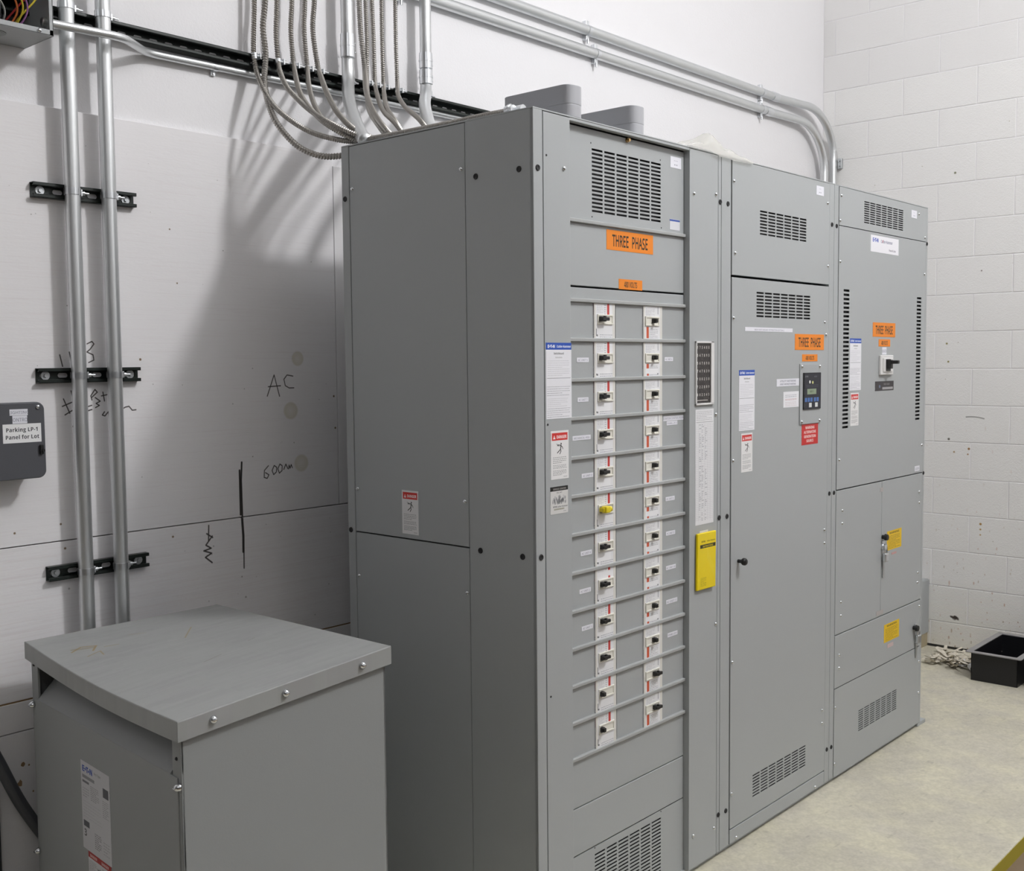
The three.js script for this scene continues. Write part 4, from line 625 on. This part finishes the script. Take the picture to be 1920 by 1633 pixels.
// ---- two large conduits high on the back wall, turning down in the corner
function wallPipe(label, y, xd, z, zv, ang) {
  const t = thing('rigid_conduit', label, 'conduit', [xd, 1.0, z], 'large conduits along the back wall');
  part(t, 'pipe', tube(bendPts([[-4.2, y, z], [xd - .55, y, z], [xd, y, zv], [xd, .1, zv]], ang, .02), .0215, 24), M.galv);
  part(t, 'coupling', cyl(.0245, .06, 'x', xd - .60, y, z, 24), M.zinc);
  for (const x of [.62, 1.75 + (y > 3 ? -.03 : .03), 3.25]) part(t, 'strap', [cyl(.0235, .022, 'x', x, y, z, 20), bx(x - .011, x + .011, y - .042, y + .042, ZB, ZB + .022, .002), cyl(.0055, .02, 'y', x, y - .046, z, 6)], M.zinc);
  return t;
}
wallPipe('upper of the two large conduits along the back wall', 3.064, 3.988, -1.1462, -1.085, .40);
wallPipe('lower of the two large conduits along the back wall', 2.975, 3.915, -1.1462, -1.105, .34);
single('corner_strut', 'short steel strut on the block wall beside the bent conduits', 'strut', [bx(3.995, 4.0187, 2.74, 2.80, -1.062, -1.038, .003), cyl(.006, .02, 'x', 3.99, 2.755, -1.048, 6), cyl(.006, .02, 'x', 3.99, 2.785, -1.048, 6)], M.galvDull);

// ---- small grey enclosure with the parking label
{
  const t = thing('breaker_enclosure', 'small dark grey breaker enclosure with a white paper label on the plywood', 'enclosure', [-.93, 1.335, -1.148]);
  const x0 = -1.075, x1 = -.788, y0 = 1.337, y1 = 1.535;
  part(t, 'enclosure_body', bx(x0 + .008, x1 - .008, y0 + .006, y1 - .006, -1.1480, -1.078, .004), M.darkGrey);
  const rs = new THREE.Shape(), w = x1 - x0, h = y1 - y0, r = .018; rs.moveTo(r, 0); rs.lineTo(w - r, 0); rs.absarc(w - r, r, r, -Math.PI / 2, 0, false); rs.lineTo(w, h - r); rs.absarc(w - r, h - r, r, 0, Math.PI / 2, false); rs.lineTo(r, h); rs.absarc(r, h - r, r, Math.PI / 2, Math.PI, false); rs.lineTo(0, r); rs.absarc(r, r, r, Math.PI, 1.5 * Math.PI, false);
  part(t, 'enclosure_cover', new THREE.ExtrudeGeometry(rs, { depth: .014, bevelEnabled: true, bevelThickness: .004, bevelSize: .003, bevelSegments: 3, curveSegments: 8 }).translate(x0, y0, -1.080), M.darkGrey);
  const z = -1.0620;
  sticker(t, 'paper_label', -.8985, -.7965, 1.4315, 1.4815, z, TX.parking, 'white paper label reading Parking LP-1 Panel for Lot');
  sticker(t, 'paper_tag', -.8790, -.8310, 1.5040, 1.5205, z, small('LIGHTING', 96, 40), 'small white tape'); sticker(t, 'paper_tag', -.8720, -.8330, 1.4825, 1.5035, z, small('CONTROL', 96, 48), 'small white tape');
  part(t, 'latch', [bx(-.8035, -.7935, 1.398, 1.424, z, z + .008, .002), cyl(.004, .008, 'z', -.7965, 1.408, z + .008, 10)], M.black);
  fix(t, 'screw', screwGeo, M.screw, -.8035, 1.525, z);
}
// ---- open junction box at the top left with its wires
{
  const x1 = -.752, x0 = -1.22, y0 = 2.492, y1 = 2.93, zf = -1.0;
  const t = thing('junction_box', 'open grey steel junction box full of coloured wires', 'junction box', [-.98, y0, ZB]);
  part(t, 'box_wall', [bx(x0, x1, y0, y0 + .002, ZB, zf), bx(x0, x1, y1 - .002, y1, ZB, zf), bx(x0, x0 + .002, y0, y1, ZB, zf), bx(x1 - .002, x1, y0, y1, ZB, zf)], M.paint);
  part(t, 'box_back', bx(x0, x1, y0, y1, ZB, ZB + .002), M.darkGrey);
  part(t, 'box_flange', [bx(x0, x1, y0, y0 + .0145, zf - .002, zf, .0006), bx(x0, x1, y1 - .0145, y1, zf - .002, zf, .0006), bx(x0, x0 + .0125, y0, y1, zf - .002, zf, .0006), bx(x1 - .0105, x1, y0, y1, zf - .002, zf, .0006)], M.paint);
  part(t, 'knockout', [cyl(.030, .002, 'y', -.875, y0 - .0008, -1.075, 24), cyl(.024, .0035, 'y', -.875, y0 - .0008, -1.075, 24)], M.paintIn);
  fix(t, 'screw', screwGeo, M.screw, -.790, y0 + .0075, zf);
  part(t, 'ballast', [bx(-.905, -.835, 2.528, 2.585, -1.166, -1.11, .004)], M.black, 'black contactor inside the box');
  const wm = { orange: [.55, .14, .03], yellow: [.62, .50, .04], brown: [.16, .06, .03], purple: [.30, .12, .30], red: [.45, .03, .03], green: [.02, .20, .08], grey: [.32, .32, .30], white: [.6, .6, .57] };
  const W = (c, lab, pts) => single('wire', lab, 'wire', sweep(curvePts(pts, .006), .0024, 8), std(wm[c], .45), 'wires in the junction box');
  W('orange', 'orange wire looping down inside the junction box', [[-1.10, 2.66, -1.08], [-.95, 2.64, -1.03], [-.86, 2.60, -1.025], [-.832, 2.55, -1.03], [-.845, 2.51, -1.05], [-.86, 2.50, -1.06]]);
  W('brown', 'brown wire looping inside the junction box beside the orange one', [[-1.10, 2.67, -1.08], [-.94, 2.645, -1.04], [-.855, 2.608, -1.035], [-.826, 2.55, -1.04], [-.842, 2.505, -1.06]]);
  W('yellow', 'yellow wire arching through the junction box', [[-1.05, 2.68, -1.06], [-.92, 2.645, -1.025], [-.848, 2.605, -1.02], [-.8215, 2.558, -1.02], [-.83, 2.515, -1.04], [-.84, 2.5, -1.06]]);
  W('purple', 'purple-grey outermost wire loop in the junction box', [[-.95, 2.72, -1.04], [-.86, 2.63, -1.018], [-.822, 2.585, -1.015], [-.812, 2.55, -1.015], [-.826, 2.512, -1.03], [-.845, 2.5, -1.05]]);
  W('red', 'dark red wire crossing behind the loops in the junction box', [[-1.0, 2.69, -1.05], [-.915, 2.62, -1.02], [-.89, 2.60, -1.02], [-.87, 2.62, -1.06], [-.83, 2.66, -1.09]]);
  W('yellow', 'yellow wire rising to the right side of the junction box', [[-.835, 2.51, -1.06], [-.815, 2.545, -1.03], [-.79, 2.578, -1.02], [-.778, 2.60, -1.02], [-.77, 2.66, -1.03]]);
  W('red', 'red wire rising beside the yellow one in the junction box', [[-.84, 2.53, -1.08], [-.818, 2.568, -1.045], [-.795, 2.60, -1.03], [-.785, 2.64, -1.03], [-.78, 2.7, -1.04]]);
  W('grey', 'grey wire curling at the left of the junction box', [[-.93, 2.62, -1.02], [-.905, 2.58, -1.015], [-.882, 2.555, -1.012], [-.872, 2.53, -1.012], [-.874, 2.50, -1.03]]);
  W('white', 'white wire at the far left of the junction box', [[-.92, 2.60, -1.015], [-.899, 2.56, -1.012], [-.889, 2.545, -1.012], [-.887, 2.52, -1.03]]);
  single('wire_nut', 'green plastic wire nut at the right of the junction box', 'wire nut', [cyl(.010, .030, 'y', -.776, 2.612, -1.012, 10, .006), cyl(.0115, .006, 'y', -.776, 2.597, -1.012, 10)], std(wm.green, .4));
}
// ---- flexible hose behind the transformer, and a dark pipe at the left edge
single('flexible_hose', 'dark grey flexible hose sloping down behind the transformer', 'hose', sweep(curvePts([[-1.16, 1.0, -1.10], [-1.02, .78, -1.10], [-.935, .595, -1.10], [-.875, .45, -1.095], [-.81, .33, -1.085], [-.76, .25, -1.07], [-.70, .19, -1.06]], .01), .0165, 16), M.hose);
single('dark_pipe', 'dark pipe standing against the plywood at the left edge', 'pipe', tube(bendPts([[-.945, .02, -1.122], [-.945, .50, -1.122]], .1), .022, 16), M.hose);

// ================================================================ RIGHT SIDE OF THE ROOM
{ // black tub with a pale rim
  const x0 = 3.482, x1 = 3.945, z0 = -.075, z1 = .150, h = .150;
  const t = thing('black_tub', 'black rectangular tub with a pale rim on the floor by the block wall', 'tub', [(x0 + x1) / 2, 0, (z0 + z1) / 2]);
  const w = .006; part(t, 'tub_body', [bx(x0, x1, 0, .008, z0, z1, .002), bx(x0, x0 + w, .004, h - .004, z0, z1, .002), bx(x1 - w, x1, .004, h - .004, z0, z1, .002), bx(x0, x1, .004, h - .004, z0, z0 + w, .002), bx(x0, x1, .004, h - .004, z1 - w, z1, .002)], std([.008, .008, .010], .35));
  const rim = std([.30, .29, .29], .45); part(t, 'tub_rim', [bx(x0 - .022, x0 + .008, h - .006, h, z0 - .022, z1 + .022, .002), bx(x1 - .008, x1 + .02, h - .006, h, z0 - .022, z1 + .022, .002), bx(x0, x1, h - .006, h, z0 - .022, z0 + .008, .002), bx(x0, x1, h - .006, h, z1 - .008, z1 + .022, .002)], rim);
  for (const [x, z] of [[3.60, .02], [3.63, .07]]) single('loose_bolt', x < 3.61 ? 'left of two small shiny bolts lying in the black tub' : 'right of two small shiny bolts lying in the black tub', 'bolt', [cyl(.006, .05, 'y', x, .035, z, 8), cyl(.010, .008, 'y', x, .062, z, 6), cyl(.011, .003, 'y', x, .0115, z, 12)], M.screw, 'bolts in the black tub');
  single('black_crate', 'black crate partly out of view beyond the black tub', 'crate', [bx(3.50, 3.90, 0, .12, .205, .50, .006), bx(3.49, 3.91, .11, .125, .195, .51, .004)], M.black);
}
{ // scraps by the wall
  const gs = []; for (let i = 0; i < 64; i++) { const a = rr(0, 6.3), l = rr(.05, .14), x = 3.60 + rnd() * .27 + .03, z = -.37 + rnd() * .25, w = rr(.010, .026), q = new THREE.PlaneGeometry(l, w, 6, 1), p = q.attributes.position, cv = rr(4, 26); for (let k = 0; k < p.count; k++) { const u = p.getX(k); p.setZ(k,   .004 + .03 * Math.sin(cv * u) ** 2 + rr(0, .002)); } q.rotateX(-Math.PI / 2).rotateY(a).translate(x, .003 + rnd() * .022, z); gs.push(q, q.clone().translate(0, -.0012, 0)); }
  const o = single('debris', 'pale paper and wood shavings swept against the block wall', 'debris', gs, std([.74, .68, .56], .85, 0, { side: THREE.DoubleSide })); o.userData.kind = 'stuff';
  const g2 = new THREE.LatheGeometry([[.014, 0], [.018, 0], [.018, .05], [.014, .05], [.014, 0]].map((p) => new THREE.Vector2(...p)), 16).rotateZ(Math.PI / 2).rotateY(.6).translate(3.66, .0185, -.135);
  single('pipe_offcut', 'short white pipe offcut lying beside the black tub', 'pipe offcut', g2, M.white);
  single('paper_scrap', 'folded white paper scrap lying in the shavings', 'paper', [new THREE.BoxGeometry(.10, .002, .045).rotateZ(.12).rotateY(.4).translate(3.70, .022, -.20), new THREE.BoxGeometry(.09, .002, .03).rotateZ(-.1).rotateY(.5).translate(3.705, .012, -.215)], M.white);
}
{ // grey wireway box on the block wall, seen past the last section
  const t = thing('metal_box', 'grey metal box on the block wall, seen past the last section', 'box', [3.93, .06, -.6]);
  part(t, 'box_body', bx(3.78, XR - .0015, .075, .382, -.80, -.500, .003), M.paint); part(t, 'box_cover', bx(3.776, XR - .003, .078, .379, -.500, -.494, .002), M.paint);
  part(t, 'bracket', bx(3.85, XR - .002, 0, .075, -.52, -.50, .002), std([.42, .36, .24], .7));
}
// ================================================================ CEILING LIGHTS: the main one and the added fill
for (const { pos: [x, y, z], r, power, label } of [LIGHT_MAIN, LIGHT_FILL]) {
  const t = thing('ceiling_light', label, 'ceiling light', [x, y, z]);
  part(t, 'canopy', cyl(.09, .06, 'y', x, YC - .03, z, 24, .05), M.white); part(t, 'stem', cyl(.012, YC - y - r - .04, 'y', x, (YC + y + r - .02) / 2, z, 12), M.galvDull);
  part(t, 'globe', new THREE.SphereGeometry(r + .004, 32, 20).translate(x, y, z), new THREE.MeshStandardMaterial({ color: 0xffffff, emissive: LAMP_COLOR, emissiveIntensity: 4 }));
  const L = new THREE.PointLight(LAMP_COLOR, power, 0, 2); L.position.set(x, y, z); L.shadow.radius = r * 2 / .02 / 1; L.castShadow = true; scene.add(L);
}
renderer.render(scene, camera);
